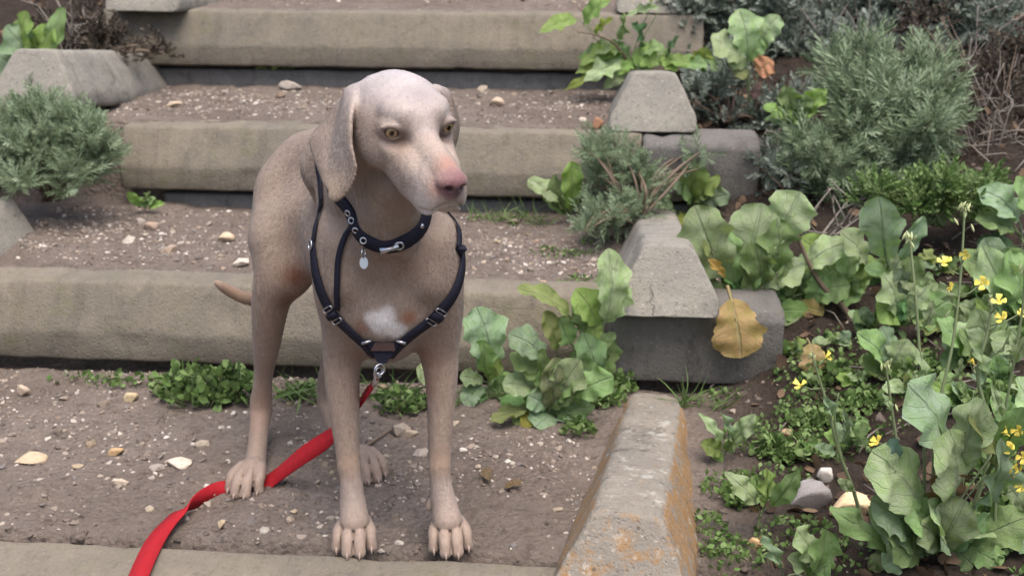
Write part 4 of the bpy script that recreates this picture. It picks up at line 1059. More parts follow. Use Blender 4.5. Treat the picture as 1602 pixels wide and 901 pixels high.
plant('mustard_plant', 'blue-green mustard growing behind the flower stalks', (1402, 520), [
    (1390, 420, 1374, 308, 56, TEAL), (1396, 420, 1446, 338, 28, TEAL), (1400, 500, 1382, 428, 46, PALEG), (1412, 510, 1370, 478, 44, BRIGHT), (1415, 510, 1494, 462, 46, GREEN), (1405, 470, 1440, 402, 34), (1395, 450, 1352, 420, 30),
    (1410, 500, 1450, 450, 40, PALEG), (1400, 480, 1410, 420, 34, TEAL)], fill=7, spread=(55, 50), stems=[(3, [(1402, 520, 0), (1396, 450, 0), (1388, 380, 0)])])
plant('round_leaf_plant', 'round-leaved plant at the right edge above the yellow flowers', (1612, 400), [
    (1600, 372, 1530, 296, 52, TEAL), (1600, 372, 1526, 344, 40, GREEN), (1600, 385, 1528, 384, 40, DARKG), (1610, 350, 1590, 276, 40, GREEN), (1600, 390, 1560, 400, 34, DARKG)], kind='round', dt=-.02, stems=[(2.5, [(1612, 400, 0), (1590, 360, 0), (1566, 318, -.01)])])
plant('mustard_plant', 'pale mustard at the right edge behind the yellow flowers', (1585, 520), [
    (None, 0, 1536, 384, 48, PALEG), (None, 0, 1578, 392, 54, GREEN), (None, 0, 1534, 470, 40, PALEG), (None, 0, 1602, 430, 50), (None, 0, 1612, 480, 46, GREEN)], fill=5, spread=(60, 50))
plant('mustard_plant', 'low mustard under the flower stalks', (1510, 578), [
    (None, 0, 1466, 500, 42, GREEN), (None, 0, 1544, 492, 52, PALEG), (None, 0, 1500, 520, 36), (None, 0, 1580, 560, 50, PALEG), (None, 0, 1470, 560, 36, GREEN), (None, 0, 1600, 600, 46, GREEN)], fill=5, spread=(60, 40))
plant('seedling', 'two-leaved seedling just behind the lichened block\'s right side', (1136, 712), [
    (None, 0, 1092, 646, 22, PALEG), (None, 0, 1182, 648, 28, PALEG), (None, 0, 1096, 694, 26, (.25, .3, .08), 'round'), (None, 0, 1126, 644, 20, TEAL), (None, 0, 1112, 742, 22, BRIGHT), (None, 0, 1150, 690, 18)], kind='oblong', dt=-.02)
plant('seedling', 'three-leaved seedling growing from a bare patch left of the white stones', (1184, 842), [
    (1190, 800, 1134, 738, 32, PALEG), (1192, 800, 1198, 732, 36, BRIGHT), (1192, 800, 1250, 734, 34, GREEN), (1190, 805, 1172, 790, 8, BROWN)], kind='oblong', dt=-.02, stems=[(2.6, [(1184, 842, 0), (1186, 820, 0), (1192, 798, 0)])])
plant('seedling', 'low broad seedling at the bottom edge below the white stones', (1262, 905), [
    (None, 0, 1246, 826, 42, PALEG), (None, 0, 1232, 872, 28, PALEG), (None, 0, 1292, 828, 40, GREEN), (None, 0, 1300, 880, 34, GREEN), (1226, 905, 1192, 836, 17, TEAL, 'oblong')], dt=-.03)
big = plant('mustard_plant', 'biggest mustard rosette filling the lower right corner', (1452, 872), [
    (1424, 840, 1364, 706, 88, PALEG), (1444, 820, 1486, 672, 82, PALEG), (1476, 740, 1420, 600, 84, TEAL), (1490, 740, 1540, 626, 56, PALEG), (1430, 840, 1362, 780, 62, TEAL), (1456, 860, 1452, 782, 50, PALEG), (1468, 860, 1510, 782, 62, PALEG),
    (1490, 870, 1608, 808, 60, GREEN), (1440, 875, 1390, 842, 52, GREEN), (1440, 890, 1380, 884, 42, PALEG), (1460, 905, 1472, 846, 36, TEAL), (1390, 872, 1298, 796, 36, GREEN), (1500, 875, 1568, 882, 38, GREEN), (1604, 915, 1578, 846, 34, TEAL),
    (1515, 800, 1566, 684, 54, TEAL, 'jagged'), (1460, 800, 1484, 734, 52, (.26, .15, .07)), (1545, 740, 1516, 654, 44, OLIVE), (1560, 700, 1604, 636, 50, GREEN), (1392, 740, 1392, 686, 24, (.17, .27, .24)),
    (1450, 870, 1420, 790, 60), (1460, 870, 1440, 820, 50, PALEG), (1500, 880, 1540, 840, 50, PALEG), (1480, 900, 1520, 905, 40)], fill=24, spread=(130, 100), dt=-.05)
plant('mustard_plant', 'mid-sized mustard between the woody stem and the flower stalks', (1382, 590), [
    (None, 0, 1340, 520, 40, GREEN), (None, 0, 1420, 530, 42, PALEG), (None, 0, 1380, 510, 36, TEAL), (None, 0, 1350, 560, 30, GREEN), (None, 0, 1430, 575, 34, PALEG)], fill=4, spread=(45, 35))
plant('mustard_plant', 'shaded mustard leaves below the round-leaved plant', (1560, 455), [
    (None, 0, 1500, 400, 42, GREEN), (None, 0, 1540, 372, 44, TEAL), (None, 0, 1600, 390, 46, GREEN), (None, 0, 1520, 440, 34, DARKG), (None, 0, 1590, 440, 40, GREEN)], fill=5, spread=(50, 40))
plant('mustard_plant', 'pale mustard leaves under the silvery weed near the woody stem', (1310, 470), [
    (None, 0, 1280, 400, 40, GREEN), (None, 0, 1330, 385, 42, PALEG), (None, 0, 1360, 430, 38, GREEN), (None, 0, 1275, 440, 34, TEAL), (None, 0, 1345, 470, 34, GREEN)], fill=6, spread=(50, 40))
plant('mustard_plant', 'leafy mustard at the far right edge beside the blossoms', (1600, 690), [
    (None, 0, 1550, 620, 44, GREEN), (None, 0, 1590, 590, 46, PALEG), (None, 0, 1540, 670, 36, GREEN), (None, 0, 1620, 640, 44, TEAL)], fill=5, spread=(50, 40))
fr = random.Random(5)
FILL = ['small mustard by the right end of the grey end block', "small mustard left of the woody stem's foot", 'small mustard just right of the woody stem', 'mustard behind the budding flower stalk', "small mustard left of the tallest flower stalk's middle", 'mustard behind the wide spray of blossoms', 'mustard at the right edge level with the topmost blossoms', 'tiny mustard above the short flower stalk', 'tiny mustard between the short stalk and the biggest rosette', 'mustard behind the top of the biggest rosette', 'mustard left of the blossom cluster at the right edge', 'mustard at the right edge above the blossom cluster', 'mustard in the bottom right corner right of the biggest rosette', 'mustard between the biggest rosette and the blossom cluster', 'small mustard below the blue-green mustard', 'mustard under the topmost yellow blossoms', 'mustard left of the shaded leaves below the round-leaved plant', 'mustard at the right edge behind the blossom cluster', "mustard behind the wide blossom spray's stem", 'small mustard in front of the large scalloped one', 'small mustard beside the grey forked twig', 'small mustard behind the cream stone', "small mustard left of the biggest rosette's top leaf"]
for lab_, (x, y) in zip(FILL, ((1225, 560), (1300, 545), (1355, 520), (1430, 470), (1480, 520), (1550, 520), (1595, 470), (1340, 610), (1420, 620), (1500, 640), (1560, 610), (1600, 560), (1600, 820), (1545, 740), (1380, 440), (1470, 430), (1520, 470), (1600, 640), (1540, 560), (1240, 470), (1290, 430), (1330, 700), (1400, 760))):
    s_ = fr.uniform(28, 48); small = x < 1460 and y > 500
    if small: s_ *= .7
    lv = []
    for k in range(fr.randint(5, 8)):
        a = fr.uniform(.1, 3.04); q_ = fr.uniform(.8, 1.6) * s_
        lv.append((None, 0, x + math.cos(a) * q_ * 1.1, y - math.sin(a) * q_ - 4, q_ * fr.uniform(.42, .6), fr.choice((GREEN, PALEG, PALEG, TEAL, BRIGHT, OLIVE))))
    plant('mustard_plant', lab_, (x, y), lv, fill=3, spread=(s_, s_ * .7), group='mustard plants crowding the right bank')
# bright jagged creeper over the upper right of the steps
plant('creeping_weed', 'bright green jagged weed sprawling over the topmost beam', (985, 100), [
    (905, 30, 843, 52, 28, BRIGHT), (912, 40, 958, -4, 34, BRIGHT), (928, 60, 960, 28, 22, (.25, .33, .03)), (962, 66, 976, 22, 32, GREEN), (980, 84, 905, 102, 30, BRIGHT), (975, 90, 912, 128, 36, PALEG), (985, 98, 882, 142, 22, (.25, .32, .05)),
    (980, 98, 944, 140, 26, PALEG), (985, 84, 1032, 102, 36, BRIGHT), (1015, 92, 1088, 102, 28, BRIGHT), (1050, 100, 1124, 106, 28, GREEN), (1088, 108, 1106, 74, 38, (.24, .29, .05)), (1000, 80, 988, 36, 32, DARKG), (1040, 90, 1064, 56, 26, DARKG),
    (975, 84, 930, 84, 26, GREEN), (990, 90, 960, 120, 30, BRIGHT), (1000, 90, 1010, 126, 26, GREEN), (1030, 90, 1060, 112, 26, BRIGHT), (960, 84, 900, 116, 24, BRIGHT), (1000, 84, 1040, 74, 30, GREEN), (1080, 105, 1140, 112, 26, GREEN), (1035, 12, 978, 26, 15, PALEG), (1020, 6, 1000, -8, 16, BRIGHT)],
    kind='jagged', Y=3.52, dt=-.05, stems=[(2.2, [(985, 100, 0), (960, 68, -.03), (930, 55, -.05), (902, 50, -.06)], 'wood'), (2, [(985, 100, 0), (1040, 100, -.02), (1100, 108, -.02)])], fill=10, spread=(90, 40))
plant('mustard_plant', 'pale mustard with one pink leaf in front of the grey shrubs', (1176, 205), [
    (1168, 100, 1156, 14, 46, PALEG), (1166, 104, 1112, 58, 46, PALEG), (1188, 90, 1218, 24, 38, PALEG), (1172, 105, 1190, 60, 36, GREEN), (1170, 110, 1150, 120, 26, OLIVE), (1180, 126, 1210, 96, 34, PINKL, 'round', (-.03, -.06)), (1184, 124, 1180, 156, 15, (.24, .14, .13)), (1170, 108, 1140, 84, 30, PALEG)],
    dt=-.03, stems=[(2.6, [(1176, 205, 0), (1184, 160, 0), (1178, 110, 0), (1172, 80, 0)], 'wood')])
plant('broad_leaf_plant', 'small glossy broad-leaved plant left of the feathery shrub', (1246, 205), Y=3.0, stems=[(2.4, [(1252, 262, 0), (1248, 230, 0), (1246, 205, 0)])], leaves=[
    (None, 0, 1194, 166, 24, BRIGHT), (None, 0, 1196, 188, 22, GREEN), (None, 0, 1226, 134, 32, GREEN), (None, 0, 1294, 140, 30, BRIGHT), (None, 0, 1232, 180, 26, BRIGHT), (None, 0, 1262, 148, 28, GREEN), (None, 0, 1250, 160, 26, BRIGHT)], kind='round', dt=-.04)
# left side
plant('kale_like_plant', 'bright broad-leaved plant in the top left corner', (62, 128), [
    (None, 0, 42, 18, 50, BRIGHT), (None, 0, 82, 40, 46, BRIGHT), (None, 0, 92, 84, 40, GREEN), (None, 0, 10, 40, 50, TEAL), (None, 0, -10, 84, 54, TEAL), (None, 0, 100, 12, 26, GREEN), (None, 0, 30, 70, 50, PALEG), (None, 0, 62, 62, 46, BRIGHT), (None, 0, 8, 110, 40, TEAL)], Y=3.40, dt=-.06, fill=6, spread=(60, 50))
plant('sprout', 'small bright sprout under the top left block', (256, 100), [
    (None, 0, 226, 84, 18, BRIGHT), (None, 0, 240, 66, 18, GREEN), (None, 0, 272, 58, 20, BRIGHT), (None, 0, 288, 72, 18, GREEN), (None, 0, 258, 72, 18, BRIGHT), (None, 0, 284, 90, 14)], kind='round')
plant('sprout', 'tiny green sprout under the topmost beam left of the dog\'s head', (430, 122), [
    (None, 0, 398, 108, 14, BRIGHT), (None, 0, 418, 102, 14, GREEN), (None, 0, 440, 104, 15, BRIGHT), (None, 0, 462, 108, 13, GREEN), (None, 0, 428, 112, 13, BRIGHT)], kind='round')
plant('sprout', 'tiny green sprout at the left end of the second riser', (228, 330), [
    (None, 0, 200, 300, 15, BRIGHT), (None, 0, 216, 312, 13, GREEN), (None, 0, 244, 310, 14, GREEN), (None, 0, 258, 318, 12, BRIGHT), (None, 0, 206, 318, 12, GREEN), (None, 0, 236, 300, 12)], kind='round')

# flower stalks
def petal_flower(seed):
    r = random.Random(seed); V, Fc = [], []
    for k in range(4):
        a = k * math.pi / 2 + r.uniform(-.25, .25); ca, sa = math.cos(a), math.sin(a); up = r.uniform(.2, 1.3); o = len(V)
        for (d, w, z) in ((.08, .06, 0), (.5, .34, up * .5), (.85, .46, up * .8), (1.0, .24, up * .7)):
            V += [(d * ca - w * sa, d * sa + w * ca, z), (d * ca, d * sa, z - .05), (d * ca + w * sa, d * sa - w * ca, z)]
        for i in range(3):
            for j in range(2): Fc.append((o + i * 3 + j, o + i * 3 + 3 + j, o + i * 3 + 4 + j, o + i * 3 + 1 + j))
    v2, f2 = tube([(0, 0, -.5), (0, 0, 0), (0, 0, .35)], [.05, .12, .08], 5); v, f = join([(V, Fc), (v2, f2)])
    return mesh('flower', v, f, M['petal'])
M['petal'] = plain('yellow petal', (0.74, 0.60, 0.10), 0.6)
M['bud'] = plain('flower bud', (0.42, 0.46, 0.22), 0.6)
FLOWER = [petal_flower(i) for i in range(4)]
def bud_mesh():
    v, f = tube([(0, 0, -.9), (0, 0, -.5), (0, 0, 0), (0, 0, .5)], [.12, .34, .36, .08], 7); return mesh('bud', v, f, M['bud'])
BUD = bud_mesh()
def stalk(label, path, flowers, buds=(), leaves=(), Y=0.0, base=None, r=3.0, branches=()):
    b = hit(*path[0]) if base is None else base
    root = empty('flower_stalk', b); tag(root, label, 'flower', 'yellow flowering stalks'); m = mpx(b.y + Y, b.z + .15)
    n = len(path); pts = [b] + [P(x, y, b.y + Y * (i + 1) / (n - 1)) for i, (x, y) in enumerate(path[1:])]
    sp_ = spline(pts, 6); part('stem', *tube(sp_, list(np.linspace(r * m, r * m * .5, len(sp_))), 7), M['stem'], root)
    yy = b.y + Y * .8
    for br in branches:
        q = spline([P(x, y, yy) for x, y in br], 5); part('stem', *tube(q, list(np.linspace(r * m * .6, r * m * .35, len(q))), 6), M['stem'], root)
    for fx, fy, fs in flowers:
        p = P(fx, fy, yy - .01); o = link('flower', pr_.choice(FLOWER), root); o.location = p - b; s_ = fs * m * .52; o.scale = (s_, s_, s_)
        d = Vector((pr_.uniform(-1, 1), pr_.uniform(-.9, .1), pr_.uniform(-.2, .8))); o.rotation_euler = d.to_track_quat('Z', 'Y').to_euler()
        near = min(sp_, key=lambda a: (a - p - Vector((0, 0, -.02))).length)
        part('stem', *tube([near, (near + p) / 2 + Vector((0, 0, -.004)), p], [.0011, .0010, .0009], 5), M['stem'], root)
    for fx, fy in buds:
        p = P(fx, fy, yy); o = link('bud', BUD, root); o.location = p - b; s_ = 9 * m; o.scale = (s_ * .55, s_ * .55, s_); o.rotation_euler = (pr_.uniform(-.6, .6), pr_.uniform(-.6, .6), 0)
    for lf in leaves:
        c = lf[5] if len(lf) > 5 else PALEG
        put_leaf(root, P(lf[0], lf[1], yy), P(lf[2], lf[3], yy - .02), lf[4] * m, c, 'oblong')
bb = Vector(big.location)
def cluster(x, y, n=7, r=9): return [(x + pr_.uniform(-r, r), y + pr_.uniform(-r, r)) for _ in range(n)]
stalk('tall flower stalk with yellow blossoms leaning to the upper right', [(1452, 860), (1462, 680), (1490, 540), (1503, 430), (1509, 330)], [(1477, 411, 20), (1510, 398, 15), (1486, 451, 18), (1536, 443, 20)], cluster(1509, 326, 9, 8) + [(1495, 345), (1521, 355), (1483, 490)], [(1495, 500, 1470, 440, 14), (1480, 600, 1505, 560, 14)], Y=.06, base=bb + Vector((.005, -.01, .02)))
stalk('flower stalk still in bud left of the tallest blossoms', [(1440, 860), (1446, 690), (1436, 510), (1428, 420), (1424, 378)], [], cluster(1424, 374, 9, 9), [(1440, 620, 1430, 540, 26), (1436, 520, 1460, 470, 16), (1430, 470, 1408, 440, 16)], Y=.05, base=bb + Vector((-.01, .0, .02)))
stalk('pale flower stalk with a wide spray of blossoms near the right edge', [(1505, 800), (1550, 700), (1530, 590), (1545, 520), (1552, 470)], [(1562, 472, 20), (1568, 498, 20), (1517, 566, 15), (1597, 490, 14)], cluster(1552, 468, 6, 7), [(1540, 600, 1520, 540, 18), (1548, 560, 1580, 520, 16)], Y=.03, base=bb + Vector((.05, .01, .02)), r=4)
stalk('flower stalk with a cluster of blossoms touching the right edge', [(1545, 860), (1560, 720), (1580, 600), (1600, 480), (1604, 400)], [(1570, 676, 16), (1592, 672, 18), (1576, 700, 20), (1578, 734, 20), (1594, 738, 22), (1600, 715, 20), (1597, 761, 16), (1585, 730, 18)], cluster(1602, 420, 5, 6), [(1570, 660, 1550, 600, 18), (1585, 580, 1610, 520, 18)], Y=-.02, base=bb + Vector((.09, -.02, .02)))
stalk('thin branching flower stalk beside the white stones', [(1352, 828), (1336, 770), (1312, 705), (1296, 640), (1284, 600), (1270, 552)], [(1253, 603, 20), (1292, 559, 18)], cluster(1272, 556, 5, 7), [(1300, 660, 1288, 620, 18, TEAL), (1318, 690, 1320, 640, 14, TEAL), (1314, 712, 1272, 698, 20, TEAL), (1340, 770, 1310, 750, 18)], Y=.0, branches=[[(1318, 720), (1306, 660), (1312, 615)]], r=3.4)
stalk('short flower stalk with one low blossom above the big rosette', [(1404, 700), (1398, 660), (1391, 610), (1386, 572)], [(1373, 692, 22)], cluster(1387, 570, 7, 9) + [(1402, 636)], [(1396, 650, 1380, 615, 12)], Y=.0)

# ------------------------------------------------------------------ feathery shrubs
def rot_to(d):                                       # (n,3) directions -> (n,3,3) frames with z along d
    d = d / np.linalg.norm(d, axis=1, keepdims=True); a = rng.normal(size=d.shape); x = np.cross(a, d); x /= np.linalg.norm(x, axis=1, keepdims=True); y = np.cross(d, x)
    return np.stack([x, y, d], 2)
def sprig(n, fine, seed):
    """A feathery tip 1 long along z: leaflets as narrow bent blades."""
    r = random.Random(seed); V, Fc = [], []
    for i in range(n):
        t = .06 + .9 * i / n; a = i * 2.4 + r.uniform(-.3, .3); L = (.42 if fine else .36) * (1 - .55 * t) * r.uniform(.7, 1.15); w = .021 if fine else .07
        d = Vector((math.cos(a), math.sin(a), .75 + .5 * t)).normalized(); s = d.cross(Vector((0, 0, 1))).normalized() * w; b = Vector((0, 0, t))
        m1 = b + d * L * .55 + Vector((0, 0, .02)); e = b + d * L + Vector((0, 0, .06)); o = len(V)
        V += [b - s * .5, b + s * .5, m1 - s, m1 + s, e]; Fc += [(o, o + 1, o + 3, o + 2), (o + 2, o + 3, o + 4)]
        if fine and i % 2 == 0:
            for sg in (-1, 1):
                d2 = (d + s.normalized() * sg * .9).normalized(); o = len(V); q = m1; s2 = Vector((0, 0, 1)).cross(d2).normalized() * w * .7
                V += [q - s2, q + s2, q + d2 * L * .45]; Fc += [(o, o + 1, o + 2)]
    T = []
    for f in Fc: T += [f] if len(f) == 3 else [(f[0], f[1], f[2]), (f[0], f[2], f[3])]
    return np.array([tuple(v) for v in V]), np.array(T)
SPRIG = {True: [sprig(22, True, i) for i in range(3)], False: [sprig(13, False, 9 + i) for i in range(3)]}
def feather_mat(name, a, b, c):
    t = NT(name); at = t.n('Attribute', attribute_name='tone'); p = t.pos(); n = t.noise(p, 24, 3)
    f = t.math('ADD', t.math('MULTIPLY', at.outputs['Fac'], .75), t.math('MULTIPLY', n, .35))
    cc_ = t.ramp(f, [(.1, a), (.5, b), (.95, c)]); t.set(Base_Color=cc_, Roughness=.7); t.b.inputs['Specular IOR Level'].default_value = .25
    tr = t.n('BsdfTranslucent', {'Color': cc_}); mx = t.n('MixShader', {0: .2}); t.t.links.new(t.b.outputs[0], mx.inputs[1]); t.t.links.new(tr.outputs[0], mx.inputs[2]); t.t.links.new(mx.outputs[0], t.out.inputs[0])
    return t.m
M['feather'] = feather_mat('feathery grey-green', (.11, .155, .08), (.21, .275, .155), (.32, .39, .255))
M['sage'] = feather_mat('silvery grey-green', (.085, .105, .08), (.185, .215, .17), (.31, .345, .29))
M['weed'] = feather_mat('weed green', (.07, .125, .03), (.13, .21, .06), (.22, .29, .12))
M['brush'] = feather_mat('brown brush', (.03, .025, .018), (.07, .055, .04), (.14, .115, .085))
def scatter(tmpl, pos, dirs, size):
    """Many copies of small templates in one numpy mesh."""
    Vs, Fs, tn_, off = [], [], [], 0
    which = rng.integers(0, len(tmpl), len(pos)); Rm = rot_to(dirs)
    for k, (tv, tf) in enumerate(tmpl):
        i = np.where(which == k)[0]
        if len(i) == 0: continue
        v = np.einsum('nij,mj->nmi', Rm[i] * size[i][:, None, None], tv) + pos[i][:, None, :]
        Vs.append(v.reshape(-1, 3)); Fs.append((tf[None] + (np.arange(len(i)) * len(tv))[:, None, None] + off).reshape(-1, 3)); off += len(i) * len(tv)
        tn_.append(np.repeat(rng.uniform(0, 1, len(i)), len(tv)))
    return np.concatenate(Vs), np.concatenate(Fs), np.concatenate(tn_)
def stuff_mesh(name, V, Fc, tone, mat):
    me = mesh(name, V, Fc, mat); a = me.attributes.new('tone', 'FLOAT', 'POINT'); a.data.foreach_set('value', tone.astype(np.float32)); return me
def shrub(name, label, base, blobs, mat, fine=True, size=.055, dens=1.0, group=None, wood='wood', stems=14):
    """blobs: (x px, y px, Y, rx px, ry px, count). Sprigs sit on twigs that run from the base to the blobs."""
    b = Vector(base); root = empty(name, b); tag(root, label, 'shrub', group)
    pos, dirs, twigs = [], [], []
    sub = []
    for bx, by, BY, rx, ry, n in blobs:
        for _ in range(6):
            a_, q_ = rng.uniform(0, 6.28), math.sqrt(rng.uniform(.05, 1)) * .98
            sub.append((bx + math.cos(a_) * rx * q_, by + math.sin(a_) * ry * q_, BY + rng.normal() * .035, rx * rng.uniform(.20, .46), ry * rng.uniform(.24, .50), max(8, n / 5.5)))
    for bx, by, BY, rx, ry, n in sub:
        c = P(bx, by, BY); m = mpx(BY, c.z); rad = np.array([rx * m, (rx + ry) * .42 * m, ry * m])
        k = int(n * dens); u = rng.normal(size=(k, 3)); u /= np.linalg.norm(u, axis=1, keepdims=True); u[:, 1] -= .15; u[:, 2] *= rng.uniform(.7, 1.3)
        rr = rng.uniform(.45, 1.0, k) ** .6
        lump = 1 + .28 * np.sin(u[:, 0] * 5 + bx) * np.sin(u[:, 2] * 6 + by)
        p = np.array(c) + u * rad * (rr * lump)[:, None]
        d = u * np.array([1, .8, .8]) + np.array([0, -.1, .75]) + rng.normal(size=(k, 3)) * .35
        pos.append(p); dirs.append(d)
        for j in range(2):
            e = Vector(p[rng.integers(0, k)]); mid = (b + e) / 2 + Vector((rng.normal() * .02, rng.normal() * .02, .03)); twigs.append(tube(spline([b + Vector((rng.normal() * .01, rng.normal() * .01, 0)), mid, e], 4), list(np.linspace(.005, .0014, 9)), 5))
    pos, dirs = np.concatenate(pos), np.concatenate(dirs)
    V, Fc, tn_ = scatter(SPRIG[fine], pos, dirs, size * np.clip(rng.lognormal(-.08, .38, len(pos)), .5, 1.7))
    f = link('foliage', stuff_mesh('foliage', V - np.array(b), Fc, tn_, M[mat]), root); f['kind'] = 'stuff'
    part('branches', *join(twigs), M[wood], root)
    return root
shrub('feathery_shrub', 'feathery grey-green shrub at the left end of the second riser', P(85, 312, 3.02), [
    (85, 232, 2.98, 78, 50, 560), (40, 258, 2.92, 50, 34, 260), (138, 238, 2.94, 38, 42, 240), (88, 186, 3.05, 50, 22, 190), (95, 276, 2.90, 58, 18, 170), (10, 215, 3.0, 40, 34, 190), (40, 186, 3.05, 36, 22, 120)], 'feather', True, .042)
shrub('feathery_shrub', 'drooping feathery plant hanging in front of the second riser', P(990, 350, 2.80), [
    (945, 240, 2.93, 36, 28, 190), (962, 275, 2.90, 32, 30, 150), (1005, 290, 2.86, 32, 30, 190), (955, 345, 2.76, 40, 18, 170), (1000, 322, 2.80, 34, 18, 150), (1085, 250, 2.96, 18, 18, 40), (925, 352, 2.72, 20, 12, 60)], 'feather', True, .038)
shrub('feathery_shrub', 'large feathery green shrub behind the mustard leaves on the right', P(1330, 290, 3.05), [
    (1380, 180, 2.98, 80, 62, 520), (1350, 120, 3.12, 58, 40, 240), (1310, 230, 2.98, 66, 44, 260), (1430, 215, 2.92, 46, 44, 200), (1290, 280, 2.92, 52, 34, 130), (1420, 110, 3.15, 50, 34, 150), (1365, 262, 2.9, 70, 26, 150)], 'feather', True, .062)
shrub('sage_shrub', 'silvery grey shrub along the upper right behind the creeping weed', P(1190, 100, 3.95), [
    (1100, 40, 3.78, 62, 46, 380), (1195, 60, 3.88, 90, 60, 520), (1290, 50, 3.80, 90, 62, 520), (1240, 105, 3.62, 70, 34, 240), (1100, 5, 3.95, 90, 40, 300), (1250, -10, 4.0, 120, 50, 420), (1130, 120, 3.62, 40, 24, 90), (1330, 80, 3.6, 60, 40, 220), (1180, 20, 3.7, 80, 40, 300)], 'sage', False, .055)
shrub('sage_shrub', 'silvery shrub at the top right behind the dry twigs', P(1480, 120, 3.75), [
    (1450, 40, 3.62, 80, 50, 420), (1540, 20, 3.75, 80, 50, 300), (1490, 5, 3.7, 90, 40, 340), (1380, 20, 3.72, 70, 46, 320), (1590, 120, 3.6, 50, 60, 260), (1500, 90, 3.55, 60, 36, 220), (1440, 100, 3.5, 50, 40, 200), (1560, 60, 3.5, 60, 50, 260)], 'sage', False, .052)
shrub('sage_shrub', 'small grey-leaved shrub beside the second riser\'s right end', P(1240, 330, 2.98), [(1215, 285, 2.92, 36, 26, 80), (1250, 255, 3.0, 40, 30, 90), (1200, 255, 3.0, 24, 22, 50)], 'sage', False, .04)
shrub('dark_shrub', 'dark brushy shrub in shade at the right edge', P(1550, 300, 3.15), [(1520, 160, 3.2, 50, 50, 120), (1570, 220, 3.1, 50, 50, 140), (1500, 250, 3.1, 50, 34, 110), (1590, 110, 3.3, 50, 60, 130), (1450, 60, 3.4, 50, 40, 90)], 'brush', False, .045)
shrub('dark_shrub', 'dark brush behind the left block, extended to darken the shaded beam end', P(130, 110, 3.68), [(110, 45, 3.72, 46, 44, 130), (165, 70, 3.66, 40, 34, 110), (220, 82, 3.62, 40, 16, 50), (130, 90, 3.62, 40, 20, 80)], 'brush', False, .045)  # real brush at left; right blobs added to darken the shaded beam end
shrub('leafy_weed', 'leafy green weed below the large feathery shrub', P(1460, 350, 2.62), [(1440, 300, 2.60, 56, 24, 200), (1500, 290, 2.64, 46, 24, 170), (1530, 320, 2.6, 36, 24, 100), (1390, 310, 2.64, 40, 22, 120)], 'weed', False, .036, wood='stem')
shrub('sage_shrub', 'dusky shrub in shade behind the smooth block end', P(1140, 190, 3.3), [(1130, 150, 3.35, 50, 34, 150), (1180, 185, 3.28, 50, 30, 110), (1240, 160, 3.35, 60, 34, 140)], 'sage', False, .05)

# leafy clumps under the first riser and ground cover
def leaflet(seed):
    r = random.Random(seed); V = [(0, 0, 0), (.30, .02, .35), (-.30, .02, .35), (.34, .10, .68), (-.34, .10, .68), (0, .16, 1.0), (0, -.03, .5)]
    V = [(x * r.uniform(.8, 1.2), y, z) for x, y, z in V]
    return np.array(V), np.array([(0, 1, 6), (1, 3, 6), (3, 5, 6), (5, 4, 6), (4, 2, 6), (2, 0, 6)])
LEAFLET = [leaflet(i) for i in range(3)]
def blade(seed):
    r = random.Random(seed); V = []; k = 4; b = r.uniform(.2, .6)
    for i in range(k + 1):
        t = i / k; V += [(-.03 * (1 - t) - .003, b * t * t, t * (1 - .25 * b * t)), (.03 * (1 - t) + .003, b * t * t, t * (1 - .25 * b * t))]
    F_ = []
    for i in range(k): F_ += [(2 * i, 2 * i + 1, 2 * i + 3), (2 * i, 2 * i + 3, 2 * i + 2)]
    return np.array(V), np.array(F_)
BLADE = [blade(i) for i in range(4)]
def clump(name, label, patches, mat='weed', tmpl=LEAFLET, size=.016, lift=.03, up=.7, stuff=False, group=None, cat='plant'):
    """patches: (x px, y px, rx px, ry px, count, height m): small leaves over the ground there."""
    pos, dirs, cen = [], [], None; tw = []
    for px, py, rx, ry, n, hh in patches:
        c = hit(px, py); m = mpx(c.y, c.z); cen = cen or Vector(c)
        a = rng.uniform(0, 2 * math.pi, n); r = np.sqrt(rng.uniform(0, 1, n)); gx, gy = rx * m, max(ry * m * 1.8, .02)
        for i in range(n):
            x, y = c.x + math.cos(a[i]) * r[i] * gx, c.y + math.sin(a[i]) * r[i] * gy
            z = height(x, y)[0] + .002 + hh * rng.uniform(.05, 1) * (1 - .6 * r[i] ** 2)
            pos.append((x, y, z)); dirs.append((rng.normal() * .8, -.25 + rng.normal() * .6, up + rng.normal() * .3))
            if tmpl is LEAFLET and i % 6 == 0 and hh > .03: tw.append(tube([(x * .6 + c.x * .4, y * .6 + c.y * .4, height(x, y)[0] - .004), (x, y, z)], [.0015, .0008], 4))
    pos, dirs = np.array(pos), np.array(dirs); V, Fc, tn_ = scatter(tmpl, pos, dirs, size * rng.uniform(.6, 1.4, len(pos)))
    me = stuff_mesh(name, V - np.array(cen), Fc, tn_, M[mat])
    if stuff:
        o = link(name, me); o.location = cen; return tag(o, label, cat, group, 'stuff')
    root = empty(name, cen); tag(root, label, cat, group); f = link('foliage', me, root); f['kind'] = 'stuff'
    if tw: part('stems', *join(tw), M['stem'], root)['kind'] = 'stuff'
    return root
clump('leafy_weed', 'dense leafy weed under the beam left of the dog\'s hind leg', [(315, 632, 62, 16, 260, .085), (370, 628, 40, 14, 150, .085), (280, 620, 40, 12, 90, .06)], size=.021)
clump('leafy_weed', 'low dark weed under the beam between the dog\'s legs', [(635, 640, 50, 14, 230, .045), (480, 622, 40, 10, 70, .035), (690, 640, 30, 12, 70, .04)], size=.014)
clump('leafy_weed', 'fine green weed beside the hind end of the lichened block', [(945, 632, 34, 16, 210, .04), (975, 612, 22, 10, 90, .04), (905, 680, 24, 14, 80, .03)], size=.014)
clump('leafy_weed', 'sparse weed trailing under the beam near the left edge', [(200, 606, 60, 7, 70, .025), (120, 598, 50, 6, 30, .02)], size=.013)
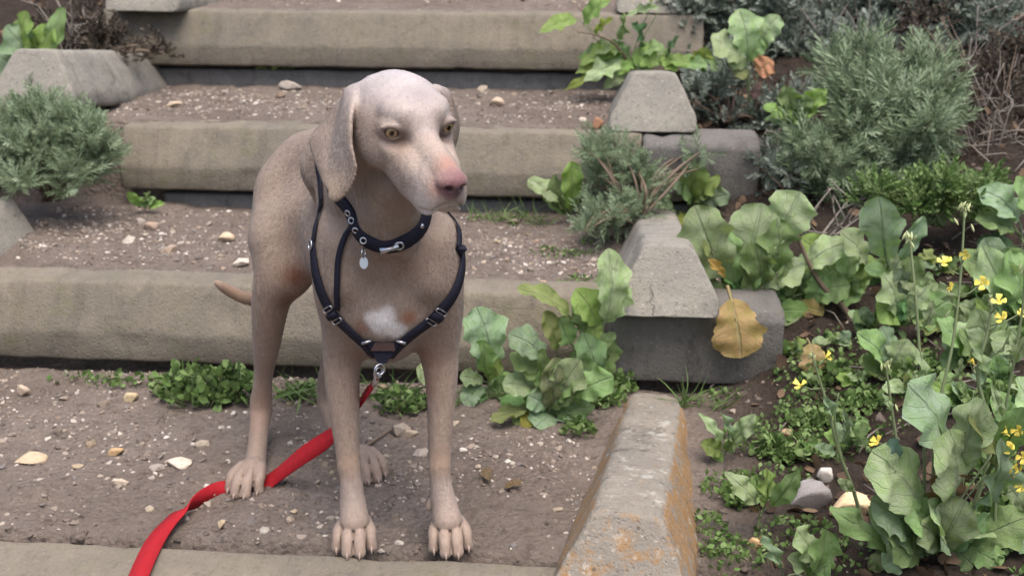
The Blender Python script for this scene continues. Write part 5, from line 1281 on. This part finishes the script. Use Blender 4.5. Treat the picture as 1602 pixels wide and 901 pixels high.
clump('grass_tuft', 'thin grass blades under the beam behind the dog\'s hind leg', [(455, 622, 34, 8, 26, .01), (520, 628, 40, 8, 22, .01), (600, 622, 40, 8, 26, .01)], tmpl=BLADE, size=.085, up=.55)
clump('grass_tuft', 'grass tuft between the beam end and the lichened block', [(1080, 634, 16, 5, 26, .01), (1120, 640, 14, 5, 12, .01)], tmpl=BLADE, size=.06)
clump('grass_tuft', 'grass fringe under the second riser right of the dog', [(790, 345, 60, 5, 60, .005), (830, 352, 40, 6, 30, .005), (760, 346, 30, 5, 26, .005)], tmpl=BLADE, size=.045)
clump('ground_cover', 'low green ground cover on the right bank', [(1210, 690, 80, 34, 320, .025), (1290, 655, 80, 34, 300, .03), (1150, 770, 60, 26, 190, .02), (1118, 860, 26, 60, 190, .025), (1160, 880, 60, 30, 150, .02), (1240, 840, 60, 30, 150, .02), (1260, 590, 60, 26, 150, .025), (1350, 570, 70, 26, 160, .025), (1300, 720, 70, 30, 120, .018), (1380, 660, 70, 30, 130, .025), (1560, 760, 60, 50, 200, .03),
    (1480, 600, 90, 40, 160, .025), (1320, 880, 70, 24, 110, .02), (1210, 760, 70, 30, 90, .012), (1440, 560, 100, 26, 110, .02), (1130, 630, 30, 12, 40, .02), (1580, 860, 40, 40, 120, .03), (1560, 440, 60, 40, 120, .03), (1330, 560, 60, 40, 60, .02)], size=.010, stuff=True)
for k, (x, y, rx, h_, lab) in enumerate(((1268, 668, 42, .03, 'low sprawling weed behind the branching flower stalk'), (1205, 708, 30, .025, 'small ground weed right of the two-leaved seedling'), (1340, 640, 36, .03, 'ground weed left of the short flower stalk'), (1545, 640, 46, .05, 'leafy weed under the blossoms near the right edge'), (1560, 800, 40, .05, 'leafy weed at the right edge behind the biggest rosette'), (1160, 790, 34, .03, 'low weed left of the three-leaved seedling'), (1290, 600, 40, .045, 'weed clump under the woody stem'), (1250, 720, 30, .03, 'little weed behind the white stones'), (1420, 590, 44, .05, 'weed clump right of the short flower stalk'))):
    clump('leafy_weed', lab, [(x, y, rx, 12, 110, h_), (x + rx * .5, y - 8, rx * .6, 8, 50, h_ * .8)], size=.015)
clump('moss_patch', 'thin greenery sprinkled on the dirt near the cracked block', [(880, 400, 50, 16, 120, .008), (905, 440, 30, 14, 60, .006), (930, 380, 24, 14, 60, .008)], size=.008, stuff=True)

# dry twigs and leaf litter
def twig_bush(label, base, tips, Y0, dY=.08, r=.0035, n=5):
    b = P(*base, Y0); root = empty('dry_twigs', b); tag(root, label, 'twigs', 'dry twigs'); out = []
    for tx, ty in tips:
        e = P(tx, ty, Y0 + rng.uniform(-dY, dY)); mid = (b + e) / 2 + Vector(rng.normal(size=3) * .02); sp_ = spline([b, mid, e], 5); out.append(tube(sp_, list(np.linspace(r, r * .4, len(sp_))), 5))
        for k in range(n):
            i = rng.integers(3, len(sp_)); q = sp_[i] + Vector(rng.normal(size=3)) * .045 + (e - b) * .12; out.append(tube(spline([sp_[i], (sp_[i] + q) / 2 + Vector(rng.normal(size=3) * .006), q], 3), list(np.linspace(r * .5, r * .22, 7)), 4))
    part('branches', *join(out), M['drywood'], root)
twig_bush('pale dry branching twigs at the right edge', (1490, 200), [(1520, 60), (1560, 40), (1600, 20), (1590, 110), (1540, 90), (1480, 110), (1610, 70), (1530, 10), (1570, 150), (1600, 180)], 3.3)
twig_bush('grey forked twig behind the broad mustard leaves', (1265, 400), [(1330, 310), (1300, 295), (1345, 340), (1280, 320), (1318, 350), (1355, 300)], 2.62, r=.004, n=3)
twig_bush('dark twigs lying under the large feathery shrub', (1250, 300), [(1480, 240), (1550, 250), (1600, 225), (1420, 290), (1350, 300), (1600, 280), (1500, 300)], 2.95, n=4)
twig_bush('thin twigs behind the left concrete block', (110, 110), [(130, 10), (110, 0), (80, -10), (150, 60), (160, 30), (90, 50), (140, 80), (60, 10), (175, 70), (120, 40)], 3.6)
twig_bush('brown twigs beside the second riser\'s right end', (1210, 320), [(1240, 220), (1270, 250), (1220, 200), (1200, 230), (1260, 300), (1290, 320)], 2.95, n=4)
twig_bush('dense brown brush in shade at the right edge', (1540, 290), [(1480 + 13 * i, 90 + (i * 57) % 130) for i in range(11)] + [(1500 + 14 * i, 210 + (i * 31) % 60) for i in range(9)], 3.05, .16, .003, 8)
twig_bush('tangled twigs between the sage shrubs', (1330, 130), [(1250 + 18 * i, 10 + (i * 37) % 90) for i in range(14)], 3.5, .12, .003, 5)
M['litter'] = feather_mat('dead leaf litter', (.035, .022, .016), (.10, .062, .038), (.24, .16, .10))
def litter():
    pos, dirs = [], []
    while len(pos) < 2600:
        u, v = rng.uniform(.62, 2.3), rng.uniform(-1.0, 2.2); q = S(u, v, 0); z, k = height(q.x, q.y)
        if k < .5: continue
        pos.append((q.x, q.y, z + .004)); dirs.append((rng.normal(), rng.normal(), abs(rng.normal()) * .35))
    for _ in range(500):
        u, v = rng.uniform(-2.0, -1.05), rng.uniform(.3, 2.2); q = S(u, v, 0); z, k = height(q.x, q.y)
        pos.append((q.x, q.y, z + .004)); dirs.append((rng.normal(), rng.normal(), abs(rng.normal()) * .35))
    pos, dirs = np.array(pos), np.array(dirs); V, Fc, tn_ = scatter(LEAFLET + BLADE[:2], pos, dirs, rng.uniform(.012, .04, len(pos)))
    o = link('leaf_litter', stuff_mesh('leaf_litter', V, Fc, tn_, M['litter'])); tag(o, 'brown leaf litter under the plants', 'litter', kind='stuff')
litter()
def bank_twigs():
    out = []
    for _ in range(260):
        u, v = (rng.uniform(.7, 2.2) if rng.uniform() < .85 else rng.uniform(-1.9, -1.1)), rng.uniform(-.6, 2.0); a = rng.uniform(0, 6.28); L = rng.uniform(.04, .16); q = S(u, v, 0); d = Vector((math.cos(a), math.sin(a), 0)) * L
        pts = []
        for t in (-.5, 0, .5):
            w = q + d * t; pts.append((w.x + rng.normal() * .006, w.y + rng.normal() * .006, height(w.x, w.y)[0] + .006 + rng.uniform(0, .015)))
        out.append(tube(pts, [.002, .0017, .0009], 4))
    o = link('fallen_twigs', mesh('fallen_twigs', *join(out), M['drywood'])); tag(o, 'thin fallen twigs scattered over the bank', 'twigs', kind='stuff')
bank_twigs()

def dead_leaf(px, py, w, c, label, lean=.01):
    q = hit(px, py); m = mpx(q.y, q.z); root = empty('dead_leaf', q); tag(root, label, 'leaf', 'dead leaves on the dirt')
    a = pr_.uniform(0, 6.28); d = Vector((math.cos(a), math.sin(a), 0)) * (w * m * .6)
    put_leaf(root, q - d + Vector((0, 0, .006)), q + d + Vector((0, 0, .006 + lean)), w * m * .75, c, 'mustard', Vector((pr_.uniform(-.3, .3), -.3, 1)))
dead_leaf(764, 753, 34, (.24, .15, .08), 'brown dead leaf right of the front paws'); dead_leaf(800, 768, 30, (.28, .17, .08), 'tan dead leaf nearest the lichened block'); dead_leaf(1190, 852, 20, (.3, .2, .1), 'small dead leaf at the foot of the three-leaved seedling')
def ground_twig(pix, r, label):
    pts = [hit(x, y) + Vector((0, 0, r + .002)) for x, y in pix]; b = pts[0]; o = link('twig', mesh('twig', *tube([p - b for p in spline(pts, 4)], list(np.linspace(r, r * .5, (len(pts) - 1) * 4 + 1)), 6), M['wood'])); o.location = b; tag(o, label, 'twig')
ground_twig([(572, 702), (590, 690), (612, 676)], .004, 'short brown twig between the dog\'s front legs')
ground_twig([(640, 882), (672, 884), (690, 880)], .003, 'thin dark twig by the right front paw')
# ------------------------------------------------------------------ stones
def stone_mat():
    t = NT('pebble'); oi = t.n('ObjectInfo'); p = t.obj()
    c = t.ramp(oi.outputs['Random'], [(0, (.30, .22, .16)), (.2, (.40, .34, .27)), (.42, (.22, .20, .19)), (.6, (.46, .36, .24)), (.8, (.55, .50, .44)), (1, (.26, .18, .13))])
    c = t.mix(1.0, c, oi.outputs['Color'], 'MULTIPLY'); n = t.noise(p, 3.2, 5, .65); n2 = t.noise(p, 14, 4)
    c = t.mix(t.math('MULTIPLY', t.step(n, .5, .75), .55), c, (.14, .105, .08)); c = t.mix(t.math('MULTIPLY', t.step(n2, .55, .7), .25), c, (.6, .56, .5))
    t.set(Base_Color=c, Roughness=.8, Normal=t.bump(n2, .4, .05)); return t.m
M['stone'] = stone_mat()
def pebble_mesh(seed, sub=2):
    import bmesh
    bm = bmesh.new(); bmesh.ops.create_icosphere(bm, subdivisions=sub, radius=1.0); r = random.Random(seed); o = Vector((r.uniform(0, 50), r.uniform(0, 50), 0))
    cuts = [(Vector((r.gauss(0, 1), r.gauss(0, 1), r.gauss(0, 1))).normalized(), r.uniform(.42, .8)) for _ in range(8)]
    for v in bm.verts:
        d = v.co.normalized(); q = d * (1 + .18 * mn.noise(d * 1.3 + o) + .08 * mn.noise(d * 3 + o))
        for n, h in cuts:
            e = q.dot(n) - h
            if e > 0: q -= n * e * .85
        v.co = q
    me = bpy.data.meshes.new('pebble'); bm.to_mesh(me); bm.free(); me.materials.append(M['stone'])
    me.polygons.foreach_set('use_smooth', np.full(len(me.polygons), sub > 2)); return me
PEB = [pebble_mesh(i, 1 if i < 8 else 3) for i in range(12)]
def free(p):                                         # not under the paws or the lead
    return all((Vector((p.x, p.y)) - Vector((q.x, q.y))).length > .045 for q in PAWS) and all((p - q).length > .035 for q in sp)
PAWS = [G(556, 850), G(703, 850), G(391, 762), G(572, 740)]
def pebble(p, s, flat, parent, tint=(1, 1, 1)):
    o = link('pebble', PEB[rng.integers(0, 8)], parent); o.location = p + Vector((0, 0, s * flat * .25)); o.scale = (s * rng.uniform(.75, 1.3), s, s * flat); o.rotation_euler = (rng.normal() * .2, rng.normal() * .2, rng.uniform(0, 6.28)); o.color = (*tint, 1); return o
cnt = 0
zones = [(-1.0, .40, -.68, -.04, 95), (-1.0, .42, .16, .66, 115), (-.98, .42, .86, 1.31, 80), (-.8, .5, 1.5, 1.9, 12)]
for u0, u1, v0, v1, n in zones:
    k = 0
    while k < n:
        u = rng.uniform(u0, u1); v = v0 + (v1 - v0) * rng.beta(1.6, 1.2); q = S(u, v, 0); q.z = height(q.x, q.y)[0]
        if not free(q): continue
        s = float(np.clip(rng.lognormal(math.log(.0085), .42), .006, .024)); pebble(q, s, rng.uniform(.4, .75), ground, [(.8, .78, .75), (.6, .57, .54), (1.05, 1.0, .95)][rng.integers(0, 3)]); k += 1
def stone_at(px, py, w, h, tint, label, name='stone', deep=.35, k=None):
    q = hit(px, py); m = mpx(q.y, q.z); o = link(name, PEB[k if k is not None else rng.integers(8, 12)]); sx, sz = w * m / 2, h * m / 2
    o.location = q + Vector((0, 0, sz * deep)); o.scale = (sx, sx * .75, sz); o.rotation_euler = (rng.normal() * .15, rng.normal() * .15, rng.uniform(-.4, .4)); o.color = (*tint, 1); tag(o, label, 'stone', 'larger loose stones')
W = (1.25, 1.2, 1.15)
stone_at(38, 618, 22, 22, (1.5, 1.42, 1.35), 'small white angular stone under the first riser near the left edge', deep=.7)
stone_at(46, 722, 54, 20, W, 'pale flat stone on the lowest tread near the left edge')
stone_at(279, 725, 56, 16, W, 'flat pale stone on the dirt left of the hind paw')
stone_at(182, 710, 26, 16, (1.7, 1.3, .8), 'small yellowish stone on the lowest tread', deep=.5)
stone_at(641, 682, 30, 18, W, 'white stone between the dog\'s front legs')
stone_at(206, 628, 24, 22, (1.1, .95, .65), 'round tan stone under the first riser', deep=.6)
stone_at(776, 166, 26, 18, (1.5, 1.42, 1.35), 'white stone on the upper tread right of the dog\'s head', deep=.6)
stone_at(456, 140, 40, 18, W, 'pale stone on the upper tread left of the dog\'s head')
stone_at(275, 165, 34, 12, (1.5, 1.42, 1.35), 'flat white stone on the upper tread near the left block')
stone_at(236, 358, 32, 20, W, 'pale stone on the middle tread left of the dog')
stone_at(352, 376, 30, 20, W, 'rounded white stone on the middle tread beside the dog\'s flank')
stone_at(846, 447, 24, 12, (1.9, 1.5, 1.1), 'small cream stone above the mustard leaves')
stone_at(936, 203, 18, 22, (1.5, .85, .5), 'small brown stone beside the smooth block end', deep=.8)
stone_at(1262, 792, 78, 58, (1.25, 1.25, 1.3), 'largest grey-white rock right of the three-leaved seedling', 'rock', .55)
stone_at(1287, 750, 34, 32, (1.2, 1.2, 1.2), 'small round grey rock behind the largest one', 'rock', .5)
stone_at(1328, 806, 74, 50, (2.0, 1.85, 1.6), 'cream flat-sided stone half under the big rosette\'s leaves', 'rock', .6)
stone_at(1184, 856, 28, 24, (1.5, 1.1, .65), 'tan pebble at the foot of the three-leaved seedling', deep=.5)
stone_at(1225, 680, 34, 18, (1.2, 1.05, .9), 'small buff stone in the ground cover')
def gravel():
    base = [(np.array([tuple(v.co) for v in PEB[i].vertices]), None) for i in range(1)]
    ico = np.array([(0, 0, 1), (.89, 0, .45), (.28, .85, .45), (-.72, .53, .45), (-.72, -.53, .45), (.28, -.85, .45), (.72, .53, -.45), (-.28, .85, -.45), (-.89, 0, -.45), (-.28, -.85, -.45), (.72, -.53, -.45), (0, 0, -1)])
    fc = np.array([(0, 1, 2), (0, 2, 3), (0, 3, 4), (0, 4, 5), (0, 5, 1), (1, 6, 2), (2, 7, 3), (3, 8, 4), (4, 9, 5), (5, 10, 1), (1, 10, 6), (2, 6, 7), (3, 7, 8), (4, 8, 9), (5, 9, 10), (6, 11, 7), (7, 11, 8), (8, 11, 9), (9, 11, 10), (10, 11, 6)])
    tm = [((ico * np.array([1, .75, .5]) + rng.normal(size=ico.shape) * .16), fc) for _ in range(5)]
    pos, dirs, size = [], [], []
    for u0, u1, v0, v1, n in ((-1.02, .45, -.70, -.0, 4200), (-1.0, .45, .12, .68, 5000), (-1.0, .45, .82, 1.33, 3600), (-.9, .5, 1.48, 1.95, 500), (.62, 1.6, -.9, .5, 500)):
        for _ in range(n):
            for _try in range(5):
                u, v = rng.uniform(u0, u1), v0 + (v1 - v0) * rng.beta(1.5, 1.15); q = S(u, v, 0)
                if fbm(q.x, q.y, 5.0, 2, 1.7) + .25 * rng.normal() > .02: break
            pos.append((q.x, q.y, height(q.x, q.y)[0])); dirs.append((rng.normal() * .3, rng.normal() * .3, 1)); size.append(min(.009, rng.lognormal(math.log(.0029), .55)))
    V, Fc, tn_ = scatter(tm, np.array(pos), np.array(dirs), np.array(size))
    cp_, cd_, cs_ = [], [], []
    for u0, u1, v0, v1, n in ((-1.02, .5, -.70, -.0, 1500), (-1.0, .5, .12, .68, 1500), (-1.0, .5, .82, 1.33, 1000), (.62, 1.8, -.9, 1.2, 1500)):
        for _ in range(n):
            q = S(rng.uniform(u0, u1), rng.uniform(v0, v1), 0); cp_.append((q.x, q.y, height(q.x, q.y)[0] - .002)); cd_.append((rng.normal() * .3, rng.normal() * .3, 1)); cs_.append(min(.014, rng.lognormal(math.log(.005), .45)))
    cv, cf, _t = scatter(tm, np.array(cp_), np.array(cd_), np.array(cs_))
    co = link('soil_clods', mesh('soil_clods', cv, cf, M['soil'])); tag(co, 'crumbs of dry soil on the treads and bank', 'soil', kind='stuff')
    t = NT('gravel'); at = t.n('Attribute', attribute_name='tone')
    t.set(Base_Color=t.ramp(at.outputs['Fac'], [(0, (.10, .075, .06)), (.35, (.20, .15, .115)), (.55, (.15, .13, .12)), (.68, (.28, .22, .17)), (.86, (.35, .30, .25)), (1, (.52, .47, .41))]), Roughness=.85)
    o = link('gravel', stuff_mesh('gravel', V, Fc, tn_, t.m)); o.data.polygons.foreach_set('use_smooth', np.zeros(len(o.data.polygons), dtype=bool)); tag(o, 'fine gravel scattered over the dirt treads', 'gravel', kind='stuff')
gravel()
